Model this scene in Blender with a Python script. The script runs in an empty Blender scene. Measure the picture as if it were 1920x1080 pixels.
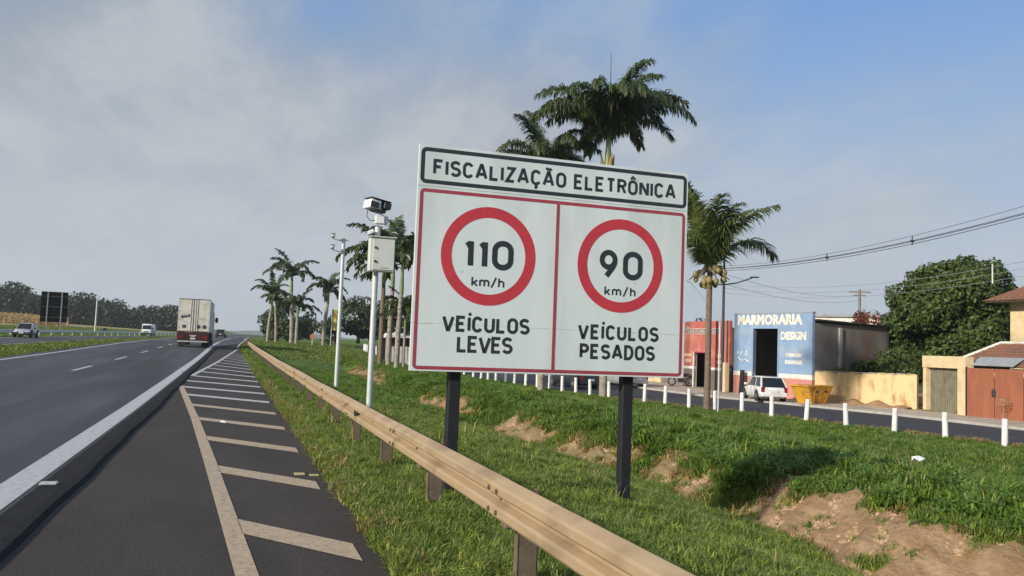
import bpy, bmesh, math, random
import numpy as np
from mathutils import Vector, Matrix
R = math.radians
random.seed(7); rng = np.random.default_rng(11)
scene = bpy.context.scene
COL = scene.collection

# ------------------------------------------------------------------ camera
EYE = (0.0, 0.0, 1.7)
PSI, TH, RHO = R(18.3115), R(3.9898), R(2.2)
F = Vector((math.sin(PSI)*math.cos(TH), math.cos(PSI)*math.cos(TH), math.sin(TH)))
R0 = Vector((math.cos(PSI), -math.sin(PSI), 0)); U0 = R0.cross(F)
RX = math.cos(RHO)*R0 + math.sin(RHO)*U0
UX = -math.sin(RHO)*R0 + math.cos(RHO)*U0
cam = bpy.data.cameras.new('camera')
cam.sensor_width = 36.0; cam.lens = 36.0*1580/1920
cam.clip_start = .05; cam.clip_end = 12000
co = bpy.data.objects.new('camera', cam); COL.objects.link(co)
M3 = Matrix((RX, UX, -F)).transposed()
co.matrix_world = Matrix.Translation(EYE) @ M3.to_4x4()
scene.camera = co

# ------------------------------------------------------------------ sun, sky, exposure
SUN = Vector((-.845, -.380, .400)).normalized()          # towards the sun
sl = bpy.data.lights.new('sun', 'SUN'); sl.energy = 4.7; sl.angle = R(3.5); sl.color = (1.0, .925, .81)
so = bpy.data.objects.new('sun', sl); COL.objects.link(so)
so.rotation_euler = (-SUN).to_track_quat('-Z', 'Y').to_euler(); so.location = (-60, -20, 60)

world = bpy.data.worlds.new('World'); scene.world = world; world.use_nodes = True
def build_sky(nt):
    N, L = nt.nodes, nt.links; N.clear()
    out = N.new('ShaderNodeOutputWorld'); bg = N.new('ShaderNodeBackground'); bg.inputs[1].default_value = .1
    sky = N.new('ShaderNodeTexSky'); sky.sky_type = 'NISHITA'; sky.sun_disc = False
    sky.sun_elevation = math.asin(SUN.z); sky.sun_rotation = math.atan2(SUN.x, SUN.y)
    sky.air_density = 1.2; sky.dust_density = 2.0
    tc = N.new('ShaderNodeTexCoord'); sep = N.new('ShaderNodeSeparateXYZ'); L.new(tc.outputs['Generated'], sep.inputs[0])
    def m(op, a, b=None, clamp=False):
        n = N.new('ShaderNodeMath'); n.operation = op; n.use_clamp = clamp
        for i, v in enumerate((a, b)):
            if v is None: continue
            if isinstance(v, (int, float)): n.inputs[i].default_value = v
            else: L.new(v, n.inputs[i])
        return n.outputs[0]
    def mix(f, a, b):
        n = N.new('ShaderNodeMix'); n.data_type = 'RGBA'
        if isinstance(f, (int, float)): n.inputs[0].default_value = f
        else: L.new(f, n.inputs[0])
        for i, v in ((6, a), (7, b)):
            if isinstance(v, tuple): n.inputs[i].default_value = (*v, 1)
            else: L.new(v, n.inputs[i])
        return n.outputs[2]
    def ramp(v, lo, hi):
        n = N.new('ShaderNodeMapRange'); n.interpolation_type = 'SMOOTHSTEP'; L.new(v, n.inputs[0])
        n.inputs[1].default_value = lo; n.inputs[2].default_value = hi
        return n.outputs[0]
    zc = m('MAXIMUM', sep.outputs[2], .02)
    den = m('ADD', zc, .22)
    px = m('DIVIDE', sep.outputs[0], den); py = m('DIVIDE', sep.outputs[1], den)
    cmb = N.new('ShaderNodeCombineXYZ'); L.new(px, cmb.inputs[0]); L.new(py, cmb.inputs[1])
    def noise(scale, detail, off, rough=.5):
        mp = N.new('ShaderNodeMapping'); mp.inputs['Location'].default_value = off; mp.inputs['Rotation'].default_value = (0, 0, R(25))
        mp.inputs['Scale'].default_value = (1.0, .55, 1); L.new(cmb.outputs[0], mp.inputs[0])
        n = N.new('ShaderNodeTexNoise'); n.inputs['Scale'].default_value = scale; n.inputs['Detail'].default_value = detail
        n.inputs['Roughness'].default_value = rough; L.new(mp.outputs[0], n.inputs[0]); return n.outputs[0]
    n1 = noise(1.1, 5, (3.1, 1.7, 0)); n2 = noise(2.6, 6, (7.3, 2.2, 0), .55); n3 = noise(6.0, 7, (1.3, 9.2, 0), .6)
    # the cloud bank lies towards -X (left of the road) and thins towards +X; fog whitens everything low down
    side = m('ADD', m('MULTIPLY', sep.outputs[0], -1.3), m('MULTIPLY', sep.outputs[1], .10))
    cov = m('ADD', m('ADD', side, m('MULTIPLY', m('SUBTRACT', n1, .5), 2.4)), m('ADD', m('MULTIPLY', m('SUBTRACT', n2, .5), 1.0), m('MULTIPLY', m('SUBTRACT', n3, .5), .7)))
    low = ramp(sep.outputs[2], .42, .10)
    cov = m('ADD', cov, m('MULTIPLY', low, .75))
    mask = ramp(cov, -.80, .55)
    hz = ramp(sep.outputs[2], .44, .02)
    blue = mix(.72, sky.outputs[0], (1.6, 3.45, 7.1))
    ccol = mix(ramp(m('ADD', m('MULTIPLY', n2, .6), m('MULTIPLY', n3, .4)), .36, .64), (2.7, 3.15, 3.75), (4.35, 4.75, 5.2))
    col = mix(mask, blue, ccol)
    col = mix(m('MULTIPLY', hz, .80), col, (5.0, 5.45, 5.9))
    L.new(col, bg.inputs[0]); L.new(bg.outputs[0], out.inputs[0])
build_sky(world.node_tree)
vs = scene.view_settings; vs.view_transform = 'Standard'; vs.look = 'None'; vs.exposure = 0.12; vs.gamma = 1.0; vs.use_curve_mapping = False
scene.cycles.use_denoising = True
scene.cycles.max_bounces = 6; scene.cycles.volume_bounces = 1; scene.cycles.transparent_max_bounces = 8

# ------------------------------------------------------------------ helpers
def link(o, parent=None):
    COL.objects.link(o)
    if parent is not None: o.parent = parent
    return o
def tag(o, label=None, cat=None, group=None, kind=None):
    if label: o['label'] = label
    if cat: o['category'] = cat
    if group: o['group'] = group
    if kind: o['kind'] = kind
    return o
def thing(name, label, cat, loc=(0, 0, 0), rz=0, group=None):
    o = bpy.data.objects.new(name, None); o.empty_display_size = .2
    o.location = loc; o.rotation_euler = (0, 0, rz); link(o)
    return tag(o, label, cat, group)
def copy_tree(o, parent=None):
    c = o.copy(); link(c, parent)
    for ch in list(o.children): copy_tree(ch, c)
    return c

class MB:
    """collects faces, then becomes one mesh object"""
    def __init__(s): s.v = []; s.f = []; s.sm = []
    def add(s, vs, fs, smooth=False):
        b = len(s.v); s.v += [tuple(p) for p in vs]
        s.f += [tuple(b+i for i in f) for f in fs]; s.sm += [smooth]*len(fs); return s
    def box(s, c, d, rot=None, taper=1.0):
        x, y, z = d[0]/2, d[1]/2, d[2]/2
        P = [(-x, -y, -z), (x, -y, -z), (x, y, -z), (-x, y, -z), (-x*taper, -y*taper, z), (x*taper, -y*taper, z), (x*taper, y*taper, z), (-x*taper, y*taper, z)]
        if rot is not None: P = [rot @ Vector(p) for p in P]
        P = [(p[0]+c[0], p[1]+c[1], p[2]+c[2]) for p in P]
        return s.add(P, [(3, 2, 1, 0), (4, 5, 6, 7), (0, 1, 5, 4), (1, 2, 6, 5), (2, 3, 7, 6), (3, 0, 4, 7)])
    def bbox(s, c, d, b=.01, rot=None):
        """box with chamfered edges along its vertical and top edges"""
        x, y, z = d[0]/2, d[1]/2, d[2]/2
        def ring(k, h): return [(-x+b, -y+k, h), (x-b, -y+k, h), (x-k, -y+b, h), (x-k, y-b, h), (x-b, y-k, h), (-x+b, y-k, h), (-x+k, y-b, h), (-x+k, -y+b, h)]
        rs = [ring(b, -z), ring(0, -z+b), ring(0, z-b), ring(b, z)]
        P = [p for r in rs for p in r]
        if rot is not None: P = [tuple(rot @ Vector(p)) for p in P]
        P = [(p[0]+c[0], p[1]+c[1], p[2]+c[2]) for p in P]
        F_ = [tuple(range(7, -1, -1)), tuple(range(24, 32))]
        for k in range(3):
            for i in range(8):
                j = (i+1) % 8; F_.append((k*8+i, k*8+j, k*8+8+j, k*8+8+i))
        return s.add(P, F_)
    def tube(s, pts, rad, n=8, cap=True, smooth=True):
        pts = [Vector(p) for p in pts]; m = len(pts)
        rads = rad if hasattr(rad, '__len__') else [rad]*m
        vs_, fs = [], []
        up = Vector((0, 0, 1)); prev = None
        for i, p in enumerate(pts):
            d = (pts[min(i+1, m-1)]-pts[max(i-1, 0)]).normalized()
            a = prev if prev is not None else (up if abs(d.z) < .9 else Vector((1, 0, 0)))
            u = (a - d*a.dot(d)).normalized(); w = d.cross(u); prev = u
            for k in range(n):
                t = 2*math.pi*k/n; vs_.append(p + (u*math.cos(t)+w*math.sin(t))*rads[i])
        for i in range(m-1):
            for k in range(n):
                k2 = (k+1) % n; fs.append((i*n+k, i*n+k2, i*n+n+k2, i*n+n+k))
        s.add(vs_, fs, smooth)
        if cap: s.add(vs_[:n], [tuple(range(n-1, -1, -1))]); s.add(vs_[-n:], [tuple(range(n))])
        return s
    def prism(s, poly, axis, a, b):
        """poly of 2D points extruded along axis (0,1,2) from a to b"""
        def p3(p, t):
            return ((t, p[0], p[1]), (p[0], t, p[1]), (p[0], p[1], t))[axis]
        n = len(poly); V = [p3(p, a) for p in poly]+[p3(p, b) for p in poly]
        Fs = [tuple(range(n-1, -1, -1)), tuple(range(n, 2*n))]+[(i, (i+1) % n, n+(i+1) % n, n+i) for i in range(n)]
        return s.add(V, Fs)
    def loft(s, rings, close=True, caps=True, smooth=True):
        n = len(rings[0]); V = [p for r in rings for p in r]; Fs = []
        for i in range(len(rings)-1):
            for k in range(n if close else n-1):
                k2 = (k+1) % n; Fs.append((i*n+k, i*n+k2, i*n+n+k2, i*n+n+k))
        s.add(V, Fs, smooth)
        if caps: s.add(rings[0], [tuple(range(n-1, -1, -1))]); s.add(rings[-1], [tuple(range(n))])
        return s
    def disc(s, c, r, axis=1, n=20, ri=0, flip=False):
        V = []; Fs = []
        def p3(a, b): return ((c[0], c[1]+a, c[2]+b), (c[0]+a, c[1], c[2]+b), (c[0]+a, c[1]+b, c[2]))[axis]
        for k in range(n):
            t = 2*math.pi*k/n; V.append(p3(r*math.cos(t), r*math.sin(t)))
        if ri:
            for k in range(n):
                t = 2*math.pi*k/n; V.append(p3(ri*math.cos(t), ri*math.sin(t)))
            Fs = [(k, (k+1) % n, n+(k+1) % n, n+k) for k in range(n)]
        else: Fs = [tuple(range(n))]
        if flip: Fs = [f[::-1] for f in Fs]
        return s.add(V, Fs)
    def mesh(s, name, mat):
        me = bpy.data.meshes.new(name); me.from_pydata(s.v, [], s.f); me.polygons.foreach_set('use_smooth', s.sm)
        me.materials.append(mat); me.validate(); me.update(); return me
    def build(s, name, mat, parent=None, loc=None, rot=None):
        o = bpy.data.objects.new(name, s.mesh(name, mat)); link(o, parent)
        if loc is not None: o.location = loc
        if rot is not None: o.rotation_euler = rot
        return o

def fixn(o):
    bm = bmesh.new(); bm.from_mesh(o.data); bmesh.ops.recalc_face_normals(bm, faces=bm.faces); bm.to_mesh(o.data); bm.free(); return o

# ------------------------------------------------------------------ materials
def mat(name, c, rough=.6, metal=0, var=0, vscale=6, c2=None, stretch=(1, 1, 1), bump=0, bscale=40, trans=0, spec=.5, c3=None, c3s=1.2, coord='Object', attr=None, speck=0):
    m = bpy.data.materials.new(name); m.use_nodes = True; nt = m.node_tree; N, L = nt.nodes, nt.links
    b = N['Principled BSDF']; b.inputs['Roughness'].default_value = rough; b.inputs['Metallic'].default_value = metal
    b.inputs['Specular IOR Level'].default_value = spec
    b.inputs['Base Color'].default_value = (*c, 1)
    tc = N.new('ShaderNodeTexCoord'); mp = N.new('ShaderNodeMapping'); mp.inputs['Scale'].default_value = stretch
    if coord == 'World':
        g = N.new('ShaderNodeNewGeometry'); L.new(g.outputs['Position'], mp.inputs[0])
    else: L.new(tc.outputs[coord], mp.inputs[0])
    col = None
    if var or c2:
        n = N.new('ShaderNodeTexNoise'); n.inputs['Scale'].default_value = vscale; n.inputs['Detail'].default_value = 7; n.inputs['Roughness'].default_value = .62
        L.new(mp.outputs[0], n.inputs[0])
        mr = N.new('ShaderNodeMapRange'); mr.inputs[1].default_value = .3; mr.inputs[2].default_value = .7; L.new(n.outputs[0], mr.inputs[0])
        mx = N.new('ShaderNodeMix'); mx.data_type = 'RGBA'; L.new(mr.outputs[0], mx.inputs[0])
        d = c2 or tuple(max(0, x*(1-var)) for x in c); e = c if c2 else tuple(min(1, x*(1+var)) for x in c)
        mx.inputs[6].default_value = (*e, 1); mx.inputs[7].default_value = (*d, 1); col = mx.outputs[2]
    if c3:
        n = N.new('ShaderNodeTexNoise'); n.inputs['Scale'].default_value = c3s; n.inputs['Detail'].default_value = 8; L.new(mp.outputs[0], n.inputs[0])
        mr = N.new('ShaderNodeMapRange'); mr.inputs[1].default_value = .5; mr.inputs[2].default_value = .68; L.new(n.outputs[0], mr.inputs[0])
        mx = N.new('ShaderNodeMix'); mx.data_type = 'RGBA'; L.new(mr.outputs[0], mx.inputs[0])
        if col: L.new(col, mx.inputs[6])
        else: mx.inputs[6].default_value = (*c, 1)
        mx.inputs[7].default_value = (*c3, 1); col = mx.outputs[2]
    if speck:                                           # aggregate: fine light and dark stones
        n = N.new('ShaderNodeTexNoise'); n.inputs['Scale'].default_value = 75; n.inputs['Detail'].default_value = 4; n.inputs['Roughness'].default_value = .8; g2 = N.new('ShaderNodeNewGeometry'); L.new(g2.outputs['Position'], n.inputs[0])
        mr = N.new('ShaderNodeMapRange'); mr.inputs[1].default_value = .3; mr.inputs[2].default_value = .7; mr.inputs[3].default_value = 1-speck; mr.inputs[4].default_value = 1+speck; L.new(n.outputs[0], mr.inputs[0])
        mx = N.new('ShaderNodeMix'); mx.data_type = 'RGBA'; mx.blend_type = 'MULTIPLY'; mx.inputs[0].default_value = 1; L.new(col, mx.inputs[6]); L.new(mr.outputs[0], mx.inputs[7]); col = mx.outputs[2]
    if attr:                                            # per-leaf tint stored on the leaf itself
        a = N.new('ShaderNodeAttribute'); a.attribute_name = attr
        mx = N.new('ShaderNodeMix'); mx.data_type = 'RGBA'; mx.blend_type = 'MULTIPLY'; mx.inputs[0].default_value = 1
        if col: L.new(col, mx.inputs[6])
        else: mx.inputs[6].default_value = (*c, 1)
        L.new(a.outputs['Color'], mx.inputs[7]); col = mx.outputs[2]
    if col: L.new(col, b.inputs['Base Color'])
    if bump:
        n = N.new('ShaderNodeTexNoise'); n.inputs['Scale'].default_value = bscale; n.inputs['Detail'].default_value = 5; L.new(mp.outputs[0], n.inputs[0])
        bp = N.new('ShaderNodeBump'); bp.inputs['Strength'].default_value = bump; bp.inputs['Distance'].default_value = .03
        L.new(n.outputs[0], bp.inputs['Height']); L.new(bp.outputs[0], b.inputs['Normal'])
    if trans:
        t = N.new('ShaderNodeBsdfTranslucent'); ms = N.new('ShaderNodeMixShader'); ms.inputs[0].default_value = trans
        if col: L.new(col, t.inputs[0])
        else: t.inputs[0].default_value = (*c, 1)
        L.new(b.outputs[0], ms.inputs[1]); L.new(t.outputs[0], ms.inputs[2]); L.new(ms.outputs[0], N['Material Output'].inputs[0])
    return m

M = {}
M['asphalt_old'] = mat('asphalt_old', (.064, .064, .069), .80, var=.48, vscale=.9, stretch=(1, .06, 1), c3=(.045, .043, .044), c3s=.7, bump=.5, bscale=160, coord='World', spec=.35, speck=.35)
M['asphalt_new'] = mat('asphalt_new', (.052, .044, .039), .88, var=.18, vscale=1.3, stretch=(1, .35, 1), c3=(.038, .035, .033), c3s=.6, bump=.6, bscale=170, coord='World', spec=.3, speck=.45)
M['asphalt_lip'] = mat('asphalt_lip', (.020, .020, .020), .9, var=.3, vscale=6, bump=.8, bscale=70, coord='World', spec=.2)
M['asphalt_street'] = mat('asphalt_street', (.05, .05, .055), .85, var=.25, vscale=.8, bump=.5, bscale=120, coord='World', spec=.3)
M['line_white'] = mat('line_white', (.50, .51, .51), .75, c2=(.40, .40, .395), vscale=14, c3=(.34, .335, .33), c3s=12, coord='World')
M['line_dusty'] = mat('line_dusty', (.47, .36, .25), .8, c2=(.37, .28, .19), vscale=7, c3=(.27, .21, .15), c3s=20, coord='World')
M['rail_steel'] = mat('rail_steel', (.44, .32, .19), .55, .15, c2=(.385, .275, .16), vscale=3.5, stretch=(1, .5, 1), c3=(.29, .205, .12), c3s=3.2, coord='World', bump=.12, bscale=30)
M['rail_post'] = mat('rail_post', (.15, .115, .075), .65, .1, var=.25, vscale=9)
M['bolt'] = mat('bolt', (.14, .10, .07), .6, .3)
M['black_paint'] = mat('black_paint', (.008, .009, .011), .75, var=.3, vscale=8)
M['black_print'] = mat('black_print', (.020, .026, .030), .5, var=.2, vscale=20)
M['red_print'] = mat('red_print', (.50, .035, .050), .45, var=.12, vscale=5)
M['darkred_print'] = mat('darkred_print', (.33, .045, .065), .5, var=.12, vscale=7)
M['sign_white'] = mat('sign_white', (.68, .73, .72), .40, c2=(.62, .68, .675), vscale=3.0, stretch=(1.6, 1, .35), c3=(.57, .62, .61), c3s=1.3, bump=.03, bscale=3)
M['alu'] = mat('alu', (.55, .55, .52), .45, .5, var=.1)
M['galv'] = mat('galv', (.56, .58, .56), .5, .25, var=.12, vscale=5)
M['cabinet'] = mat('cabinet', (.58, .59, .55), .5, var=.06, vscale=4)
M['white_plastic'] = mat('white_plastic', (.74, .74, .72), .45, var=.05)
M['dark_metal'] = mat('dark_metal', (.05, .052, .055), .5, .4, var=.2)
M['dark_glass'] = mat('dark_glass', (.012, .014, .016), .12, var=.2, vscale=2)
M['rubber'] = mat('rubber', (.018, .018, .018), .85, var=.3, vscale=12)
M['bollard'] = mat('bollard', (.76, .75, .72), .7, c2=(.66, .64, .60), vscale=7, c3=(.52, .47, .40), c3s=3, bump=.2, bscale=25)
M['concrete'] = mat('concrete', (.36, .34, .31), .85, var=.2, vscale=4, bump=.3, bscale=30)
M['pavement'] = mat('pavement', (.44, .37, .29), .9, var=.2, vscale=1.5, c3=(.30, .24, .18), c3s=.8, coord='World', bump=.3, bscale=30)
HAZE = .00022
# ------------------------------------------------------------------ terrain
def gy(y): return np.interp(y, [0, 20, 35, 50, 73, 95, 120, 190, 300, 450, 700, 1500, 4000], [0, 0, .07, .22, .53, .76, .97, 1.4, 2.2, 2.8, 3.0, 2.0, 2.0])
def cshift(y): return 2.0e-4*np.clip(np.minimum(y, 420)-45, 0, None)**2+np.clip(y-420, 0, None)*.15
def ss(a, b, x):
    t = np.clip((x-a)/(b-a), 0, 1); return t*t*(3-2*t)
def ditch_x(x, y):
    wob = .25*np.sin(y*.55)+.18*np.sin(y*1.27+1)+.1*np.sin(y*2.9)
    return x-wob*np.interp(x, [3, 6, 9, 12], [0, 1, 1, 0])
def T(x, y):
    x = np.asarray(x, float); y = np.asarray(y, float)
    g = gy(y); xs = x-cshift(y)
    sup = .04*np.clip(np.minimum(-2-xs, 8), 0, None)*np.interp(y, [60, 110], [1, .3])
    zl = g+sup; wl = 1-ss(-13.5, -10.2, xs)
    zopp = .34+.45*g+np.interp(-xs, [10, 13, 21, 23.5, 27, 34, 50, 80, 140, 300, 900], [0, .0, .12, .1, .75, 1.0, 1.5, 2.6, 6.5, 12, 20])
    left = zl*(1-wl)+zopp*wl
    dp = np.interp(y, [0, 48, 75, 95], [1, .85, .25, 0.])
    xd = ditch_x(x, y)
    ditch = np.interp(xd, [1.3, 1.95, 3, 4.8, 6.0, 6.9, 7.45, 7.75, 8.3, 9.6, 12], [0, -.04, -.1, -.2, -.5, -.76, -.8, -.62, -.18, -.04, -.05])
    rz = -.9+np.interp(y, [0, 45, 70, 100, 150, 300, 600], [0, 0, .45, 1.25, 1.75, 2.6, 3.2])
    far = ss(9, 17, x)
    right = (g+ditch*dp)*(1-far)+rz*far
    b = ss(.9, 1.5, x)
    return left*(1-b)+right*b
def Tz(x, y): return float(T(x, y))

# road outlines: x as a function of y
def x_right(y): return np.interp(y, [0, 17, 30, 45, 60, 77, 93, 128, 204, 300], [1.36, 1.31, 1.26, 1.12, .98, .82, 1.17, 2.24, 4.22, 10]) + np.clip(y-300, 0, None)*.09
def x_white(y): return np.interp(y, [-60, 5, 36, 64, 83, 117, 160, 200], [-2.02, -2.02, -1.88, -1.62, -1.56, -1.05, 0.0, 1.6]) + np.where(y > 200, cshift(np.maximum(y, 200))-cshift(200), 0)
def x_left(y): return x_white(y)-6.62
def x_edge(y): return x_left(y)-.55
OPP_N, OPP_F = -13.6, -20.4
BOLL = np.array([(26.1, 4), (24.2, 17), (22.2, 31), (20.2, 41), (18.5, 49.5), (17.0, 58), (15.6, 80), (15.3, 100), (17.7, 125), (26, 200), (50, 330)])
def x_boll(y): return np.interp(y, BOLL[:, 1], BOLL[:, 0])
def x_kerb(y): return np.interp(y, [-10, 26, 33, 42, 46, 55, 80, 125, 330], [31.5, 30.9, 30.6, 28.6, 27.6, 25.8, 23, 25, 60])

PATCH = [(4.5, 11.4, 1.0), (12.4, 15.2, .8), (15.9, 18.6, .75), (19.6, 24.4, .85), (27.0, 34.5, .95), (42, 54, .8)]
def vnoise(x, y):
    return (np.sin(x*3.1+1.3*np.sin(y*1.7))*np.sin(y*2.3+1.9*np.sin(x*1.1))+.6*np.sin(x*7.7+y*5.1)*np.sin(y*6.3-x*2.9)+.35*np.sin(x*15.1-y*11.0+2)*np.sin(y*13.7+x*6))/1.95
def soil(x, y):
    xd = ditch_x(x, y); s = np.zeros_like(np.asarray(x, float)*np.asarray(y, float))
    for a, b, k in PATCH:
        s = np.maximum(s, ss(a-.3, a+.4, y)*(1-ss(b-.4, b+.3, y))*k)
    nz = vnoise(x, y)
    lo = 7.42+.14*nz; hi = np.where(y < 12.2, 8.32, 8.05)+.36*vnoise(y*.9+3, x*.5)+.10*vnoise(y*3.3, x*2.1)
    return s*ss(lo-.12, lo+.08, xd)*(1-ss(hi-.15, hi+.15, xd))*np.where(nz > -.62, 1, .2)

def axis(parts):
    out = []
    for a, b, s in parts: out += list(np.arange(a, b-1e-6, s))
    out.append(parts[-1][1]); return np.array(out)
GX = axis([(-1400, -300, 60), (-300, -100, 10), (-100, -30, 3), (-30, -10, .8), (-10, .8, .6), (.8, 1.6, .1), (1.6, 6, .25), (6, 9.6, .09), (9.6, 20, .3), (20, 40, 1), (40, 140, 5), (140, 400, 20), (400, 1400, 60)])
GY = axis([(-40, 2, 3), (2, 24, .16), (24, 60, .4), (60, 140, 1.5), (140, 400, 6), (400, 1000, 30), (1000, 3600, 130)])
XX, YY = np.meshgrid(GX, GY)
ZZ = T(XX, YY)
so_ = soil(XX, YY)
relief = .055*vnoise(XX*.9, YY*.8)+.03*vnoise(XX*2.3+5, YY*2.1)
inroad = ((XX > x_edge(YY)+.15) & (XX < x_right(YY)-.06)) | ((XX-cshift(YY) < OPP_N-.1) & (XX-cshift(YY) > OPP_F+.1)) | ((XX > x_boll(YY)+.7) & (XX < 36) & (YY < 140))
edge = ss(0, .5, XX-x_right(YY)) + ss(0, .8, x_edge(YY)-XX)
ZZ = ZZ + np.where(inroad, np.where(YY > 60, -.16, -.06), relief*np.clip(edge, 0, 1)*np.where(YY < 140, 1, .3)*np.where(XX < 1.3, .4, 1))
# rills and clods in the bare earth
ZZ += so_*(.10*vnoise(XX*1.6, YY*2.4)+.055*np.abs(np.sin(YY*4.1+1.5*np.sin(XX*2.2)+XX*1.5))+.045*vnoise(XX*4.3, YY*5.7)+.02*rng.normal(size=XX.shape))
nx, ny = len(GX), len(GY)
verts = np.stack([XX.ravel(), YY.ravel(), ZZ.ravel()], 1)
ii = np.arange(ny-1)[:, None]*nx+np.arange(nx-1)[None, :]
faces = np.stack([ii, ii+1, ii+nx+1, ii+nx], -1).reshape(-1, 4)
def np_mesh(name, V, Fq, material, smooth=True):
    me = bpy.data.meshes.new(name); k = Fq.shape[1]
    me.vertices.add(len(V)); me.vertices.foreach_set('co', np.asarray(V, np.float32).ravel())
    me.loops.add(Fq.size); me.loops.foreach_set('vertex_index', Fq.astype(np.int32).ravel())
    me.polygons.add(len(Fq)); me.polygons.foreach_set('loop_start', np.arange(0, Fq.size, k, dtype=np.int32))
    me.polygons.foreach_set('use_smooth', np.full(len(Fq), smooth)); me.materials.append(material); me.update(calc_edges=True); return me
def mat_ground():
    m = bpy.data.materials.new('ground'); m.use_nodes = True; nt = m.node_tree; N, L = nt.nodes, nt.links; b = N['Principled BSDF']
    b.inputs['Roughness'].default_value = .95; b.inputs['Specular IOR Level'].default_value = .15
    g = N.new('ShaderNodeNewGeometry')
    def nz(s, d, sc=(1, 1, 1)):
        mp = N.new('ShaderNodeMapping'); mp.inputs['Scale'].default_value = sc; L.new(g.outputs['Position'], mp.inputs[0])
        n = N.new('ShaderNodeTexNoise'); n.inputs['Scale'].default_value = s; n.inputs['Detail'].default_value = d; n.inputs['Roughness'].default_value = .65; L.new(mp.outputs[0], n.inputs[0])
        r = N.new('ShaderNodeMapRange'); r.inputs[1].default_value = .32; r.inputs[2].default_value = .68; L.new(n.outputs[0], r.inputs[0]); return n.outputs[0], r.outputs[0]
    def mix(f, a, c):
        n = N.new('ShaderNodeMix'); n.data_type = 'RGBA'; L.new(f, n.inputs[0])
        for i, v in ((6, a), (7, c)):
            if isinstance(v, tuple): n.inputs[i].default_value = (*v, 1)
            else: L.new(v, n.inputs[i])
        return n.outputs[2]
    a1, r1 = nz(.35, 8); a2, r2 = nz(3.0, 8); a3, r3 = nz(14, 6)
    grass = mix(r2, (.085, .155, .024), (.05, .105, .018)); grass = mix(r1, grass, (.12, .17, .034))
    a4, r4 = nz(5.0, 8, (1.6, .45, .35)); dirt = mix(r2, (.43, .285, .160), (.29, .175, .095)); dirt = mix(r3, dirt, (.47, .335, .205)); dirt = mix(r4, dirt, (.25, .15, .08))
    dry = mix(r2, (.42, .34, .17), (.30, .22, .10))
    def at(n):
        x = N.new('ShaderNodeAttribute'); x.attribute_name = n; return x.outputs['Fac']
    col = mix(at('dry'), grass, dry); col = mix(at('soil'), col, dirt)
    L.new(col, b.inputs['Base Color'])
    bp = N.new('ShaderNodeBump'); bp.inputs['Strength'].default_value = .9; bp.inputs['Distance'].default_value = .07; L.new(a3, bp.inputs['Height']); L.new(bp.outputs[0], b.inputs['Normal'])
    return m
M['ground'] = mat_ground()
me = np_mesh('ground', verts, faces, M['ground'])
xs_ = XX-cshift(YY)
dry = ss(-30, -42, xs_)*ss(140, 175, YY)*(1-ss(330, 352, YY)) + .75*ss(-25, -27, xs_)*ss(-33, -30, xs_)*ss(120, 180, YY)
verge = np.clip(ss(.0, .05, XX-x_right(YY))*(1-ss(.12, .28, XX-x_right(YY)))*(XX < 3)*(YY < 27)*.7, 0, 1)
footing = ss(.2, .5, XX-x_boll(YY))*(1-ss(.9, 1.4, XX-x_boll(YY)))*.5*(YY < 140) + ((XX > x_kerb(YY)) & (YY < 140) & (XX < 60))*.9
for nm, arr in (('soil', np.clip(so_+verge+footing, 0, 1)), ('dry', np.clip(dry, 0, 1))):
    a = me.attributes.new(nm, 'FLOAT', 'POINT'); a.data.foreach_set('value', arr.ravel().astype(np.float32))
ground = link(bpy.data.objects.new('ground', me)); tag(ground, 'grass ground with a ditch and bare earth banks beside the road', None, kind='structure')

def strip(name, y0, y1, fl, fr, material, dz, n=6, parent=None, step=None, kind='structure'):
    """a sheet between two x(y) outlines laid on the terrain, dz above it"""
    if step: ys = np.arange(y0, y1+1e-6, step)
    else:
        ys = np.unique(np.concatenate([np.arange(y0, min(y1, 60), 1.0), np.arange(60, max(60, min(y1, 200)), 3.0), np.arange(200, max(200, y1), 12.0), [y1]])); ys = ys[(ys >= y0) & (ys <= y1)]
    t = np.linspace(0, 1, n+1)
    a = fl(ys); b = fr(ys); X = a[:, None]+(b-a)[:, None]*t[None]; Y = np.repeat(ys[:, None], n+1, 1); Z = T(X, Y)+dz
    V = np.stack([X.ravel(), Y.ravel(), Z.ravel()], 1); i = np.arange(len(ys)-1)[:, None]*(n+1)+np.arange(n)[None]
    Fq = np.stack([i, i+1, i+n+2, i+n+1], -1).reshape(-1, 4)
    o = link(bpy.data.objects.new(name, np_mesh(name, V, Fq, material)), parent)
    if parent is None and kind: o['kind'] = kind
    return o
def const(c): return lambda y: np.full_like(np.asarray(y, float), c)
# step where the resurfaced carriageway ends, a little ragged
def x_step(y): return np.interp(y, [-60, 7, 20, 36, 60, 100], [-1.46, -1.46, -1.42, -1.40, -1.2, -.7])+.010*np.sin(y*1.9)+.014*np.sin(y*.63+1)
def x_lip(y): return x_white(y)+.20
LIFT = .07
def fade(y): return y
shoulder = strip('shoulder', -40, 230, lambda y: x_step(y)-.12, x_right, M['asphalt_new'], .004, 8)
shoulder['label'] = 'dark asphalt hard shoulder with painted hatching'
carr = strip('highway', -40, 900, x_edge, lambda y: np.where(y < 75, x_lip(y), np.where(y < 100, x_lip(y)+(x_right(y)-x_lip(y))*(y-75)/25, x_right(y))), M['asphalt_old'], LIFT, 14)
carr['label'] = 'two-lane highway carriageway of grey asphalt'
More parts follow.
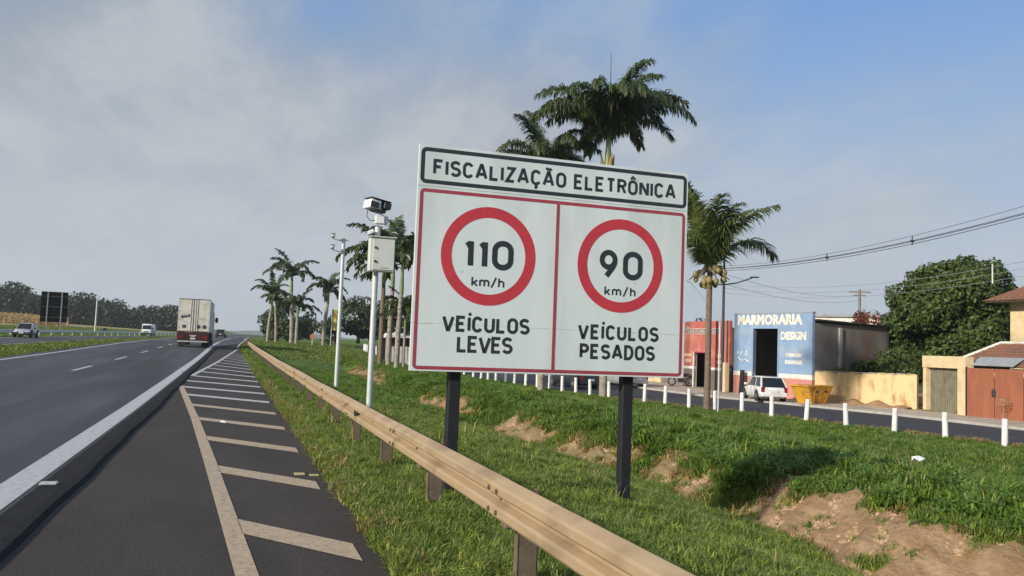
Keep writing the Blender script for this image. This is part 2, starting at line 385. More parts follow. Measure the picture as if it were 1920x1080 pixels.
# sloping lip between the carriageway and the lower shoulder
ys = np.arange(-40, 100.1, .35); V = []
for y in ys:
    a, b = float(x_lip(y)), float(x_step(y)); z = Tz(a, y); zb = Tz(b, y)
    V += [(a, y, z+LIFT), (a+.6*(b-a), y, z+LIFT-.006), (b-.05, y, zb+LIFT*.72), (b, y, zb-.01)]
n = len(ys); Fq = np.array([(i*4+k, i*4+k+1, i*4+k+5, i*4+k+4) for i in range(n-1) for k in range(3)])
lip = link(bpy.data.objects.new('asphalt_edge', np_mesh('asphalt_edge', np.array(V), Fq, M['asphalt_lip'], False)), carr)
# painted lines, children of the road they are painted on
strip('edge_line', -40, 110, lambda y: x_white(y)-.17, lambda y: x_white(y)+.15, M['line_white'], LIFT+.005, 1, carr)
strip('edge_line', 112, 420, lambda y: x_white(y)-.1, lambda y: x_white(y)+.1, M['line_white'], LIFT+.012, 1, carr)
strip('edge_line', -40, 420, lambda y: x_left(y)-.09, lambda y: x_left(y)+.09, M['line_white'], LIFT+.006, 1, carr)
for k in range(0, 22):
    y0 = 33.4+11.0*k
    strip('lane_dash', y0, y0+4.1, lambda y: x_white(y)-3.34-.07, lambda y: x_white(y)-3.34+.07, M['line_white'], LIFT+.006, 1, carr, step=1.025)
# hatching on the shoulder
def hx(y): return np.interp(y, [0, 6.4, 12.2, 18.7, 25.66, 28.7, 29.6], [.62, .215, -.16, -.60, -1.14, -1.38, -1.44])
def quad_sheet(name, P, material, dz, parent, n=6):
    """4-sided painted sheet following the terrain: P = near-left, near-right, far-right, far-left"""
    P = [np.array(p, float) for p in P]; V = []; Fs = []
    for j in range(3):
        t = j/2; a = P[0]+(P[3]-P[0])*t; b = P[1]+(P[2]-P[1])*t
        for i in range(n+1):
            p = a+(b-a)*i/n; V.append((p[0], p[1], Tz(*p)+dz))
    for j in range(2):
        for i in range(n): q = j*(n+1)+i; Fs.append((q, q+1, q+n+2, q+n+1))
    return link(bpy.data.objects.new(name, np_mesh(name, np.array(V), np.array(Fs), material)), parent)
strip('boundary_line', 2, 29.3, lambda y: hx(y)-.085, lambda y: hx(y)+.075, M['line_dusty'], .009, 1, shoulder, step=.7)
def hx2(y): return np.interp(y, [29, 32.8, 39, 45.7, 53, 79], [-1.44, -1.44, -1.16, -.79, -.42, .80])
SL = [(2.6, 1.1), (8.05, 6.95), (11.75, 10.25), (15.1, 13.4), (18.35, 16.5), (21.95, 19.5), (25.3, 22.0), (29.4, 25.1)]
pitch = 3.42
for k in range(-1, 18):
    yl = 8.03+pitch*k+(0.02*k if k > 0 else 0); yr = 6.95+3.19*k; h = .31
    xl = float(hx(yl)) if yl < 29.5 else float(hx2(yl))
    if xl > .75: break
    xr = 1.07-(.002*k)
    quad_sheet('hatch_stripe', [(xl+.09, yl-h), (xr, yr-h), (xr, yr+h*.85), (xl+.05, yl+h)], M['line_dusty'] if k < 5 else M['line_white'], .009, shoulder)
strip('boundary_line', 35.5, 79, lambda y: hx2(y)-.10, lambda y: hx2(y)+.06, M['line_white'], .010, 1, shoulder, step=1.5)
strip('edge_line', 76, 230, lambda y: x_right(y)-.30, lambda y: x_right(y)-.14, M['line_white'], LIFT+.02, 1, shoulder)
# opposite carriageway
opp = strip('opposite_carriageway', -20, 900, lambda y: OPP_F+cshift(y), lambda y: OPP_N+cshift(y), M['asphalt_old'], .02, 6); opp['label'] = 'opposite carriageway beyond the grass median'
strip('edge_line', -20, 500, lambda y: OPP_N-.75+cshift(y), lambda y: OPP_N-.55+cshift(y), M['line_white'], .03, 1, opp)
strip('edge_line', -20, 500, lambda y: OPP_F+.6+cshift(y), lambda y: OPP_F+.8+cshift(y), M['line_white'], .03, 1, opp)
# service street, kerb and pavement
street = strip('street', -10, 150, lambda y: x_boll(y)+.75, lambda y: x_kerb(y), M['asphalt_street'], .01, 8); street['label'] = 'dark asphalt service street behind the bollards'
def fr_back(y): return np.interp(y, [-10, 29, 35.8, 41.7, 48.3, 58, 80, 150], [35.2, 34.5, 34.8, 32.8, 31.7, 31.4, 30, 34])
pav = strip('pavement', -10, 150, x_kerb, lambda y: fr_back(y)+.6, M['pavement'], .11, 4); pav['label'] = 'sandy pavement in front of the shops and walls'
kb = []
ys = np.arange(-10, 150, 1.0)
for y in ys:
    x = float(x_kerb(y)); z = Tz(x, y); kb.append([(x-.16, y, z-.05), (x-.14, y, z+.13), (x, y, z+.13), (x, y, z-.05)])
MB().loft(kb, smooth=False).build('kerb', M['concrete'], street)
# distant low hills on the horizon
V = []; hxs = np.arange(-1300, 1301, 50.0)
for x in hxs:
    h = 6+9*math.sin(x*.004+1)+5*math.sin(x*.011)+ (10 if x < 0 else 2)
    V += [(x, 2600, -5), (x, 2750, max(4, h)), (x, 3300, max(4, h)*1.25), (x, 3500, -5)]
n = len(hxs); Fq = np.array([(i*4+k, i*4+4+k, i*4+5+k, i*4+k+1) for i in range(n-1) for k in range(3)])
hl = link(bpy.data.objects.new('hills', np_mesh('hills', np.array(V), Fq, mat('far_green', (.06, .085, .035), .95, var=.4, vscale=.01, coord='World')))); tag(hl, 'low hazy hills on the horizon', None, kind='structure')
# ------------------------------------------------------------------ road-sign lettering drawn with strokes of even width
def arc(cx, cy, rx, ry, a0, a1, n=12):
    return [(cx+rx*math.cos(R(a0+(a1-a0)*i/n)), cy+ry*math.sin(R(a0+(a1-a0)*i/n))) for i in range(n+1)]
def stadium(w, h0=0., h1=1., n=10):
    r = w/2; ry = min(.30, (h1-h0)/2)
    return arc(r, h1-ry, r, ry, 180, 0, n)+arc(r, h0+ry, r, ry, 0, -180, n)
def G(ch):
    """glyph: (width, [stroke polylines], closed flags) on a unit cap height"""
    W = {'F': .50, 'E': .50, 'L': .48, 'T': .54, 'I': 0, 'Í': 0, 'S': .54, 'C': .54, 'Ç': .54, 'A': .66, 'Ã': .66, 'Z': .52, 'O': .56, 'Ô': .56, 'R': .52, 'N': .56, 'V': .64, 'U': .54, 'P': .50, 'D': .54,
         '0': .70, '1': .17, '9': .60, 'k': .58, 'm': 1.04, 'h': .56, '/': .56, ' ': .30}[ch]
    if ch not in '0190 km/h': W *= 1.14
    c = False; w = W
    if ch == 'F': s = [[(0, 0), (0, 1), (w, 1)], [(0, .53), (w*.8, .53)]]
    elif ch == 'E': s = [[(w, 0), (0, 0), (0, 1), (w, 1)], [(0, .52), (w*.82, .52)]]
    elif ch == 'L': s = [[(0, 1), (0, 0), (w, 0)]]
    elif ch == 'T': s = [[(0, 1), (w, 1)], [(w/2, 1), (w/2, 0)]]
    elif ch in 'IÍ':
        s = [[(0, 0), (0, 1)]]
        if ch == 'Í': s.append([(-.03, 1.16), (.12, 1.36)])
    elif ch == 'S': s = [arc(w/2, .755, w/2, .245, 25, 270, 14)+arc(w/2, .255, w/2, .255, 90, -155, 14)[1:]]
    elif ch in 'CÇ':
        s = [arc(w/2, .70, w/2, .30, 22, 180, 10)+arc(w/2, .30, w/2, .30, 180, 338, 10)]
        if ch == 'Ç': s.append([(w*.52, -.02), (w*.52, -.14), (w*.62, -.20), (w*.55, -.30), (w*.34, -.30)])
    elif ch in 'AÃ':
        s = [[(0, 0), (w/2-.045, 1), (w/2+.045, 1), (w, 0)], [(w*.17, .30), (w*.83, .30)]]
        if ch == 'Ã': s.append([(w*.18, 1.22), (w*.34, 1.30), (w*.62, 1.22), (w*.80, 1.32)])
    elif ch == 'Z': s = [[(0, 1), (w, 1), (0, 0), (w, 0)]]
    elif ch in 'OÔ0':
        s = [stadium(w)]; c = True
        if ch == 'Ô': s.append([(w*.18, 1.18), (w*.5, 1.36), (w*.82, 1.18)])
    elif ch == 'R': s = [[(0, 0), (0, 1)]+[(w*.5, 1)]+arc(w*.5, .76, w*.5, .24, 90, -90, 10)+[(0, .52)], [(w*.52, .52), (w, 0)]]
    elif ch == 'N': s = [[(0, 0), (0, 1)], [(.03, .97), (w-.03, .03)], [(w, 0), (w, 1)]]
    elif ch == 'V': s = [[(0, 1), (w/2-.045, 0), (w/2+.045, 0), (w, 1)]]
    elif ch == 'U': s = [[(0, 1)]+arc(w/2, .29, w/2, .29, 180, 360, 12)+[(w, 1)]]
    elif ch == 'P': s = [[(0, 0), (0, 1), (w*.5, 1)]+arc(w*.5, .74, w*.5, .26, 90, -90, 10)+[(0, .48)]]
    elif ch == 'D': s = [[(0, 0), (0, 1), (w*.42, 1)]+arc(w*.42, .5, w*.58, .5, 80, -80, 12)+[(w*.42, 0)]]; c = True
    elif ch == '1': s = [[(w, 1), (w, 0)], [(w, .93), (-.02, .80)]]
    elif ch == '9': s = [arc(w/2, .69, w/2, .31, 0, 360, 22)[:-1], [(w, .69), (w*.97, .55), (w*.86, .40), (w*.36, 0)]]; c = True
    elif ch == 'k': s = [[(0, 0), (0, 1)], [(w, .66), (0, .22)], [(w*.35, .38), (w, 0)]]
    elif ch == 'm': s = [[(0, 0), (0, .68)], [(0, .45)]+arc(w*.25, .46, w*.25, .22, 180, 0, 8)+[(w*.5, 0)], [(w*.5, .45)]+arc(w*.75, .46, w*.25, .22, 180, 0, 8)+[(w, 0)]]
    elif ch == 'h': s = [[(0, 0), (0, 1)], [(0, .42)]+arc(w*.5, .44, w*.5, .24, 180, 0, 8)+[(w, 0)]]
    elif ch == '/': s = [[(0, -.12), (w, 1.08)]]
    else: s = []
    return w, s, c
def ribbon(pts, hw, closed):
    P = [Vector((p[0], p[1])) for i, p in enumerate(pts) if i == 0 or abs(p[0]-pts[i-1][0])+abs(p[1]-pts[i-1][1]) > 1e-4]; n = len(P); Lf, Rt = [], []
    for i in range(n):
        a = P[i-1] if (i > 0 or closed) else None; b = P[(i+1) % n] if (i < n-1 or closed) else None
        d1 = (P[i]-a).normalized() if a is not None else None; d2 = (b-P[i]).normalized() if b is not None else None
        if d1 is None: d1 = d2
        if d2 is None: d2 = d1
        n1 = Vector((-d1.y, d1.x)); n2 = Vector((-d2.y, d2.x)); m_ = (n1+n2)
        m_ = m_.normalized() if m_.length > 1e-4 else n1
        k = hw/max(.36, m_.dot(n1)); Lf.append(P[i]+m_*k); Rt.append(P[i]-m_*k)
    return Lf, Rt
def lettering(name, text, x0, x1, z0, cap, stroke, y, material, parent):
    """text stretched between x0 and x1 by its letter spacing, baseline z0, on the plane y (facing -Y)"""
    hw = stroke/2; inner = cap-stroke
    gs = [G(c) for c in text]; tot = sum(g[0]*inner+stroke if text[i] != ' ' else g[0]*cap for i, g in enumerate(gs))
    gap = (x1-x0-tot)/(len(text)-1); mb = MB(); x = x0
    for ch, (w, st, cl) in zip(text, gs):
        if ch == ' ': x += w*cap+gap; continue
        for si, s in enumerate(st):
            P = [(x+hw+p[0]*inner, z0+hw+p[1]*inner) for p in s]
            closed = cl and si == 0; h = hw if not (si and ch in 'ÍÃÔÇ') else hw*.85
            Lf, Rt = ribbon(P, h, closed); n = len(Lf); yy = y-.0006*si
            V = [(p.x, yy, p.y) for p in Lf]+[(p.x, yy, p.y) for p in Rt]
            mb.add(V, [(i, n+i, n+(i+1) % n, (i+1) % n) for i in range(n if closed else n-1)])
        x += w*inner+stroke+gap
    return mb.build(name, material, parent)
def frame(name, x0, x1, z0, z1, w, r, y, material, parent):
    mb = MB()
    def rr(x0, x1, z0, z1, r):
        return [p for c, a in (((x1-r, z1-r), 0), ((x0+r, z1-r), 90), ((x0+r, z0+r), 180), ((x1-r, z0+r), 270)) for p in arc(c[0], c[1], r, r, a, a+90, 5)]
    A = rr(x0, x1, z0, z1, r); B = rr(x0+w, x1-w, z0+w, z1-w, max(.01, r-w)); n = len(A)
    mb.add([(p[0], y, p[1]) for p in A+B], [(i, (i+1) % n, n+(i+1) % n, n+i) for i in range(n)])
    return mb.build(name, material, parent)

SY = 9.5
sign = thing('speed_limit_sign', 'big white speed limit sign with red 110 and 90 roundels on two black posts', 'road sign', (3.7, SY, Tz(3.7, SY)))
def sp(o):                                               # keep world coordinates while parenting to the sign's base
    o.location = (-3.7, -SY, -sign.location.z); return o
for z0_, z1_ in ((1.385, 1.928), (1.931, 3.521), (3.524, 4.01)):
    sp(MB().bbox((3.715, SY+.02, (z0_+z1_)/2), (3.53, .04, z1_-z0_), .002).build('panel', M['sign_white'], sign))
for zz in (1.75, 2.55, 3.45, 3.85):
    for xx in (2.52, 4.76): sp(MB().disc((xx, SY-.0012, zz), .011, 1, 8).build('rivet', M['alu'], sign))
for zz in (1.75, 2.55, 3.45, 3.85):
    sp(MB().box((3.715, SY+.065, zz), (3.45, .05, .07)).build('brace', M['alu'], sign))
f_ = SY-.002
sp(frame('header_border', 1.975, 5.46, 3.555, 3.978, .046, .065, f_, M['black_print'], sign))
sp(frame('field_border', 1.982, 5.447, 1.405, 3.494, .040, .055, f_, M['darkred_print'], sign))
sp(MB().box((3.697, SY-.0025, 2.449), (.038, .003, 2.005)).build('divider', M['darkred_print'], sign))
for cx in (2.842, 4.560):
    o = MB().disc((cx, f_, 2.757), .585, 1, 64, .455).build('ring', M['red_print'], sign); sp(o)
B_ = M['black_print']
sp(lettering('lettering', 'FISCALIZAÇÃO ELETRÔNICA', 2.122, 5.302, 3.660, .190, .036, f_, B_, sign))
sp(lettering('lettering', '110', 2.535, 3.148, 2.598, .355, .068, f_, B_, sign))
sp(lettering('lettering', '90', 4.268, 4.862, 2.585, .362, .068, f_, B_, sign))
sp(lettering('lettering', 'km/h', 2.638, 3.045, 2.388, .122, .021, f_, B_, sign))
sp(lettering('lettering', 'km/h', 4.345, 4.772, 2.378, .122, .021, f_, B_, sign))
sp(lettering('lettering', 'VEÍCULOS', 2.307, 3.385, 1.850, .190, .038, f_, B_, sign))
sp(lettering('lettering', 'LEVES', 2.495, 3.180, 1.612, .198, .038, f_, B_, sign))
sp(lettering('lettering', 'VEÍCULOS', 4.008, 5.112, 1.828, .186, .038, f_, B_, sign))
sp(lettering('lettering', 'PESADOS', 4.040, 5.066, 1.588, .188, .038, f_, B_, sign))
for px_ in (2.52, 4.76):
    zb = Tz(px_, SY)-.3; mb = MB()
    for dx, wd, ln in ((0, .05, .14), (0, .148, .022), (0, .148, .022)): pass
    mb.bbox((px_, SY+.17, (zb+3.9)/2), (.138, .14, 3.9-zb), .008)
    sp(mb.build('post', M['black_paint'], sign))

# ------------------------------------------------------------------ guard rail
def rail_x(y): return np.interp(y, [0, 25, 45, 62, 80, 95], [1.95, 1.95, 1.80, 1.60, 1.46, 1.55])
rail = thing('guard_rail', 'long tan dust-stained steel guard rail running beside the shoulder in front of the sign', 'guard rail', (1.95, 2.9, Tz(1.95, 2.9)))
def rp(o): o.location = -rail.location; return o
# W-beam section: (offset towards the road, height above beam bottom)
WSEC = [(0, 0), (.016, .008), (.072, .038), (.083, .055), (.083, .103), (.070, .120), (.016, .143), (.006, .155), (.016, .167), (.070, .190), (.083, .207), (.083, .255), (.072, .272), (.016, .302), (0, .310)]
TOP = .755
def beam(y0, y1, lift):
    rings = []
    for y in np.linspace(y0, y1, 5):
        x = float(rail_x(y)); z = Tz(1.30, y)-.002+TOP-.31
        ring = [(x-a-lift, y, z+b) for a, b in WSEC]; ring += [(x-a-lift+.006, y, z+b) for a, b in WSEC[::-1]]; rings.append(ring)
    mb = MB(); mb.loft(rings, close=True, caps=True, smooth=False); return mb
splice = MB()
for dy in (-.09, .09):
    for zz in (.080, .230): splice.tube([(-.080, dy, zz), (-.098, dy, zz)], .017, 7)
spl_me = None
y = -2.2; k = 0
while y < 94:
    o = rp(beam(y, min(y+4.15, 95), .007*(k % 2)).build('beam', M['rail_steel'], rail)); fixn(o)
    if y > 1:
        for dy in (-.09, .09):
            for zz in (.080, .230):
                xs2 = float(rail_x(y+.07)); zs = Tz(1.30, y+.07)-.002+TOP-.31+zz
                rp(MB().tube([(xs2-.080, y+.07+dy, zs), (xs2-.104, y+.07+dy, zs)], .017, 7).build('bolt', M['bolt'], rail)) if y < 30 else None
    y += 4.0; k += 1
posts_y = [2.95]+[5.9, 8.83, 11.72, 14.75, 17.7, 20.66]+[23.6+2.95*i for i in range(25)]
bolt = None
for y in posts_y:
    if y > 94: break
    x = float(rail_x(y)); z = Tz(x+.15, y); zt = Tz(1.3, y)+TOP-.10
    mb = MB(); h = zt-z+.4
    mb.box((x+.20, y, z-.4+h/2), (.15, .012, h)).box((x+.125, y+.035, z-.4+h/2), (.012, .082, h)).box((x+.275, y+.035, z-.4+h/2), (.012, .082, h))
    rp(mb.build('post', M['rail_post'], rail))
    rp(MB().bbox((x+.062, y+.02, zt-.14), (.11, .12, .26), .008).build('spacer', M['rail_post'], rail))
    rp(MB().disc((x-.022, y, Tz(1.3, y)+TOP-.155), .018, 0, 8, flip=True).tube([(x-.004, y, Tz(1.3, y)+TOP-.155), (x-.026, y, Tz(1.3, y)+TOP-.155)], .016, 8).build('bolt', M['bolt'], rail))
# dark reflector in the trough
y = 13.0; x = float(rail_x(y)); z = Tz(1.3, y)+TOP-.155
mb = MB().bbox((x-.055, y, z), (.075, .20, .105), .018); rp(mb.build('reflector', M['black_paint'], rail))
y = 26.4; x = float(rail_x(y)); z = Tz(1.3, y)+TOP-.15
rp(MB().bbox((x-.055, y, z), (.07, .10, .08), .015).build('reflector', mat('orange_reflector', (.55, .25, .10), .4), rail))

# ------------------------------------------------------------------ speed camera pole
zb = Tz(3.62, 22.6)
cp = thing('speed_camera', 'speed camera pole with grey steel cabinet behind guard rail left of the big sign', 'speed camera', (3.60, 22.6, zb))
MB().tube([(0, 0, -.3), (0, 0, 4.9)], .078, 14).build('pole', M['galv'], cp)
cz = 4.0-zb; CW, CD, CH = .66, .36, .90; cy = -.30
rotc = Matrix.Rotation(R(6), 3, 'Z')
c_o = bpy.data.objects.new('cabinet', None)
mb = MB().bbox((.08, cy, cz), (CW, CD, CH), .012).box((.08, cy-.02, cz+CH/2+.012), (CW+.07, CD+.08, .024))
cab = mb.build('cabinet', M['cabinet'], cp)
MB().bbox((.11, cy-CD/2-.012, cz), (CW-.09, .022, CH-.07), .008).build('door', M['cabinet'], cab)
for dz in (.17, -.19): MB().tube([(-.105, cy-CD/2-.02, cz+dz), (-.105, cy-CD/2-.05, cz+dz)], .034, 12).build('lock', M['dark_metal'], cab)
MB().box((.14, cy-CD/2-.026, cz-.355), (.22, .004, .022)).build('label_strip', mat('grey_strip', (.30, .30, .29), .5), cab)
for dz in (.3, -.3): MB().bbox((.0, -.10, cz+dz), (.24, .10, .06), .008).build('clamp', M['galv'], cp)
# head: junction box, lamp, camera housings under a dark hood
MB().bbox((.03, -.05, 4.98-zb), (.24, .22, .24), .015).build('junction_box', M['white_plastic'], cp)
MB().bbox((.21, -.02, 4.97-zb), (.09, .16, .22), .012).build('antenna_box', M['alu'], cp)
MB().bbox((-.20, -.12, 4.62-zb), (.17, .22, .10), .02, Matrix.Rotation(R(-28), 3, 'Y')).build('lamp', M['white_plastic'], cp)
MB().tube([(.0, -.05, 4.62-zb), (-.16, -.10, 4.64-zb)], .018, 6).build('lamp_arm', M['galv'], cp)
MB().tube([(.05, -.05, 5.08-zb), (.05, -.05, 5.36-zb)], .04, 10).build('neck', M['white_plastic'], cp)
rot = Matrix.Rotation(R(9), 3, 'Y') @ Matrix.Rotation(R(14), 3, 'Z')
hs = MB()
hs.bbox((-.22, -.06, 5.395-zb), (.34, .62, .28), .02, rot)
hh = hs.build('camera_housing', M['white_plastic'], cp)
MB().box((-.04, -.06, 5.545-zb), (.70, .62, .018), rot).build('hood', M['dark_metal'], cp)
MB().bbox((.18, -.05, 5.37-zb), (.24, .5, .20), .015, rot).build('flash_unit', M['dark_metal'], cp)
MB().box((-.18, -.385, 5.36-zb), (.27, .015, .19), rot).build('back_plate', M['dark_metal'], cp)
MB().bbox((-.05, -.10, 5.20-zb), (.40, .42, .07), .01, rot).build('bracket', M['dark_metal'], cp)
HEAD = [o for o in cp.children if o.name.split('.')[0] in ('camera_housing', 'hood', 'flash_unit', 'back_plate', 'bracket')]
for o in HEAD:
    o.scale = (.86, .86, .86); o.location = (0, 0, .14*(5.2-zb))
MB().tube([(-.32, -.20, 5.22-zb), (-.34, -.2, 5.02-zb), (-.24, -.15, 4.92-zb), (-.08, -.1, 4.95-zb)], .010, 6).build('cable', M['rubber'], cp)

zb = Tz(3.73, 31.1)
p2 = thing('camera_mast', 'thin grey mast with two side arms carrying small cameras left of the speed camera', 'mast', (3.73, 31.1, zb))
MB().tube([(0, 0, -.3), (0, 0, 5.42-zb)], [.078, .066], 12).build('pole', M['galv'], p2)
for h in (5.34, 4.93):
    MB().tube([(0, -.03, h-zb-.02), (-.22, -.05, h-zb), (-.36, -.06, h-zb+.04)], .018, 6).build('arm', M['galv'], p2)
    c = MB().bbox((-.40, -.10, h-zb+.14), (.13, .30, .12), .02).build('camera', M['alu'], p2)
    MB().bbox((-.40, -.10, h-zb+.215), (.17, .34, .02), .005).build('sunshade', M['galv'], c)
    MB().tube([(-.37, -.07, h-zb+.03), (-.39, -.08, h-zb+.09)], .02, 6).build('joint', M['dark_metal'], c)
MB().box((0.02, 0, 5.36-zb), (.34, .05, .05)).build('crossbar', M['galv'], p2)

# ------------------------------------------------------------------ bollards along the street
mb = MB(); rings = []
for h, r in ((-.3, .098), (0, .098), (.9, .088), (.925, .080), (.93, .0705)):
    rings.append([(r*math.cos(2*math.pi*k/12), r*math.sin(2*math.pi*k/12), h) for k in range(12)])
mb.loft(rings, smooth=True); bol_me = mb.mesh('bollard', M['bollard'])
ORD = 'first second third fourth fifth sixth seventh eighth ninth tenth eleventh twelfth'.split()
near = [('white concrete bollard nearest the camera, in front of the red metal gate', None), ('white concrete bollard in front of the grey-green door in the yellow portal', None), ('white concrete bollard in front of the right end of the yellow wall', None),
        ('white concrete bollard in front of the left part of the yellow wall', None), ('white concrete bollard in front of the right half of the yellow skip', None), ('white concrete bollard in front of the white hatchback car', None), ("white concrete bollard at the hatchback's front, below the dark stone slab", None),
        ('white concrete bollard right beside the coconut palm trunk', None), ('white concrete bollard left of the coconut palm, below the red shop door', None), ('white concrete bollard just left of the red shop, right of the right sign post', None),
        ('white concrete bollard closest to the right sign post on its right side', None), ('white concrete bollard half hidden by the right sign post', None)]
bs = [23.66, 22.86]
ys_b = [20.79, 22.86, 24.89, 27.05, 29.07, 31.0, 32.71, 34.4, 36.12, 37.85, 39.46, 41.04, 42.49, 44.25, 45.65, 47.09, 48.48, 49.9, 51.37, 52.84, 54.09, 55.46, 56.65, 57.72]
ys_b = [18.9]*0+ys_b+[59.3+2.0*i for i in range(24)]
for i, y in enumerate(ys_b):
    x = float(x_boll(y)); o = bpy.data.objects.new('bollard', bol_me); link(o)
    o.location = (x, y, Tz(x, y)); o.rotation_euler = (R(random.gauss(0, 1.5)), R(random.gauss(0, 1.5)), random.uniform(0, 6)); s = random.uniform(.97, 1.04); o.scale = (1, 1, s)
    if i < len(near): lb = near[i][0]
    elif i < 24: lb = ORD[i-12]+' white bollard to the left of the right sign post, seen under the panel'
    else: lb = 'tiny white bollard in the far row beyond the speed camera'
    tag(o, lb, 'bollard', 'white bollards along the service street')
# ------------------------------------------------------------------ vehicles
M['paint_white'] = mat('paint_white', (.70, .70, .69), .25, var=.03, vscale=3, c3=(.58, .56, .52), c3s=2)
M['paint_silver'] = mat('paint_silver', (.45, .46, .48), .28, .4, var=.04)
M['paint_dark'] = mat('paint_dark', (.03, .035, .04), .25, .2, var=.2)
M['lamp_red'] = mat('lamp_red', (.22, .010, .010), .25)
M['lamp_clear'] = mat('lamp_clear', (.75, .76, .78), .15)
M['chrome'] = mat('chrome', (.6, .6, .6), .2, .9)
M['plate'] = mat('plate', (.60, .60, .60), .5, var=.1)
M['hub'] = mat('hub', (.38, .38, .39), .4, .6, var=.1)
M['trim'] = mat('trim', (.03, .03, .032), .7, var=.2)
def wheel(parent, x, y, r, w, side):
    g = MB(); n = 20
    prof = [(-w/2, r*.62), (-w/2, r*.93), (-w/2+.03, r), (w/2-.03, r), (w/2, r*.93), (w/2, r*.62)]
    rings = [[(x+a, y+q*math.cos(2*math.pi*k/n), r+q*math.sin(2*math.pi*k/n)) for k in range(n)] for a, q in prof]
    t = g.loft(rings, caps=False).build('wheel', M['rubber'], parent); fixn(t)
    h = MB(); xo = x+side*(w/2-.03)
    h.disc((xo, y, r), r*.64, 0, 20, flip=side < 0)
    for k in range(5):
        a = 2*math.pi*k/5; h.box((xo+side*.012, y+.32*r*math.cos(a), r+.32*r*math.sin(a)), (.02, .55*r, .09*r*2), Matrix.Rotation(a, 3, 'X'))
    h.build('rim', M['hub'], t)
def car(name, label, cat, paint, loc, rz, L=3.9, W=1.66, H=1.42, style='hatch', group=None):
    """length along +Y (front), centre at the origin"""
    root = thing(name, label, cat, loc, rz, group); hw = W/2; suv = style == 'suv'
    gz = .22 if suv else .17; belt = H*.60; hood = belt-.04 if suv else belt-.10
    # lower body: stations from tail to nose (y, width factor, bottom z, top z)
    st = [(-L/2, .80, gz+.22, belt-.16), (-L/2+.05, .92, gz+.10, belt-.04), (-L/2+.30, .985, gz+.03, belt), (-L*.18, 1, gz, belt), (L*.12, 1, gz, belt), (L*.22, 1, gz, belt-.02), (L*.30, .99, gz+.02, hood+.03), (L/2-.35, .96, gz+.04, hood-.06), (L/2-.08, .88, gz+.10, hood-.18), (L/2, .74, gz+.20, hood-.34)]
    rings = []
    for y, k, zb, zt in st:
        w = hw*k; mz = zb+(zt-zb)*.55
        half = [(w*.80, zb), (w*.96, zb+.06), (w, mz-.08), (w, mz+.06), (w*.965, zt-.06), (w*.90, zt)]
        rings.append([(a, y, z) for a, z in half]+[(-a, y, z) for a, z in half[::-1]])
    b = MB().loft(rings).build('body', paint, root); fixn(b)
    # glasshouse
    if suv: gs = [(-L/2+.14, .86, .70), (-L/2+.36, .86, .74), (L*.08, .86, .76), (L*.25, .84, .70)]; ty = (-L/2+.42, -L/2+.62, L*.00, L*.09)
    elif style == 'sedan': gs = [(-L*.34, .84, .66)]*1; ty = (-L*.26, -L*.2, L*.0, L*.07); gs = [(-L*.37, .84, .68), (-L*.25, .85, .74), (L*.08, .86, .76), (L*.23, .82, .70)]
    else: gs = [(-L/2+.10, .85, .68), (-L/2+.30, .86, .74), (L*.06, .86, .76), (L*.24, .83, .70)]; ty = (-L/2+.52, -L/2+.85, -L*.01, L*.06)
    zt = H-.05; bz = belt-.03
    gl = MB(); low = []; hi = []
    for (y, kw, _), y2 in zip(gs, ty): low.append((y, hw*kw*1.06)); hi.append((y2, hw*.74))
    V = []
    for (y, w), (y2, w2) in zip(low, hi): V += [(-w, y, bz), (w, y, bz), (-w2, y2, zt), (w2, y2, zt)]
    Fs = [(0, 1, 3, 2), (13, 12, 14, 15)]
    for i in range(3): a = 4*i; Fs += [(a+1, a+5, a+7, a+3), (a+4, a, a+2, a+6), (a+2, a+3, a+7, a+6)]
    o = gl.add(V, Fs).build('glasshouse', M['dark_glass'], root); fixn(o)
    r = MB(); rr_ = []
    for j, (y2, w2) in enumerate(hi):
        e = .06 if j in (1, 2) else (-.02 if j == 0 else .02); yy = y2+(-.05 if j == 0 else (.03 if j == 3 else 0))
        rr_.append([(-w2-.015, yy, zt-.012), (-w2+.06, yy, zt+.045+(.01 if j in (1, 2) else -.02)), (w2-.06, yy, zt+.045+(.01 if j in (1, 2) else -.02)), (w2+.015, yy, zt-.012)])
    fixn(r.loft(rr_).build('roof', paint, root))
    for s in (-1, 1):                                    # pillars
        for j, wd in ((0, .20 if style != 'sedan' else .12), (1, .05), (3, .05)) if not suv else ((0, .16), (1, .06), (3, .06)):
            (y, w), (y2, w2) = low[j], hi[j]
            if j == 1: y = (low[1][0]+low[2][0])/2-.05; y2 = (hi[1][0]+hi[2][0])/2; w = (low[1][1]+low[2][1])/2
            if j == 0: y, y2 = y+.05, y2+.05
            if j == 3: y, y2 = y-.02, y2-.02
            P = [(s*(w+.012), y-wd/2, bz), (s*(w+.012), y+wd/2, bz), (s*(w2+.012), y2+wd/2*.7, zt), (s*(w2+.012), y2-wd/2*.7, zt)]
            Q = [(p[0]-s*.05, p[1], p[2]) for p in P]
            fixn(MB().add(P+Q, [(0, 1, 2, 3), (7, 6, 5, 4), (0, 4, 5, 1), (1, 5, 6, 2), (2, 6, 7, 3), (3, 7, 4, 0)]).build('pillar', paint, root))
        m_ = MB().bbox((s*(hw+.09), L*.17, belt+.07), (.17, .09, .13), .025).build('mirror', paint if not suv else M['trim'], root)
        MB().bbox((s*(hw*.80), -L/2+.045, belt-.16), (.20, .10, .30), .02).build('tail_light', M['lamp_red'], root)
        MB().bbox((s*(hw*.68), L/2-.10, hood-.27), (.34, .12, .15), .03, Matrix.Rotation(R(-s*16), 3, 'Z')).build('headlight', M['lamp_clear'], root)
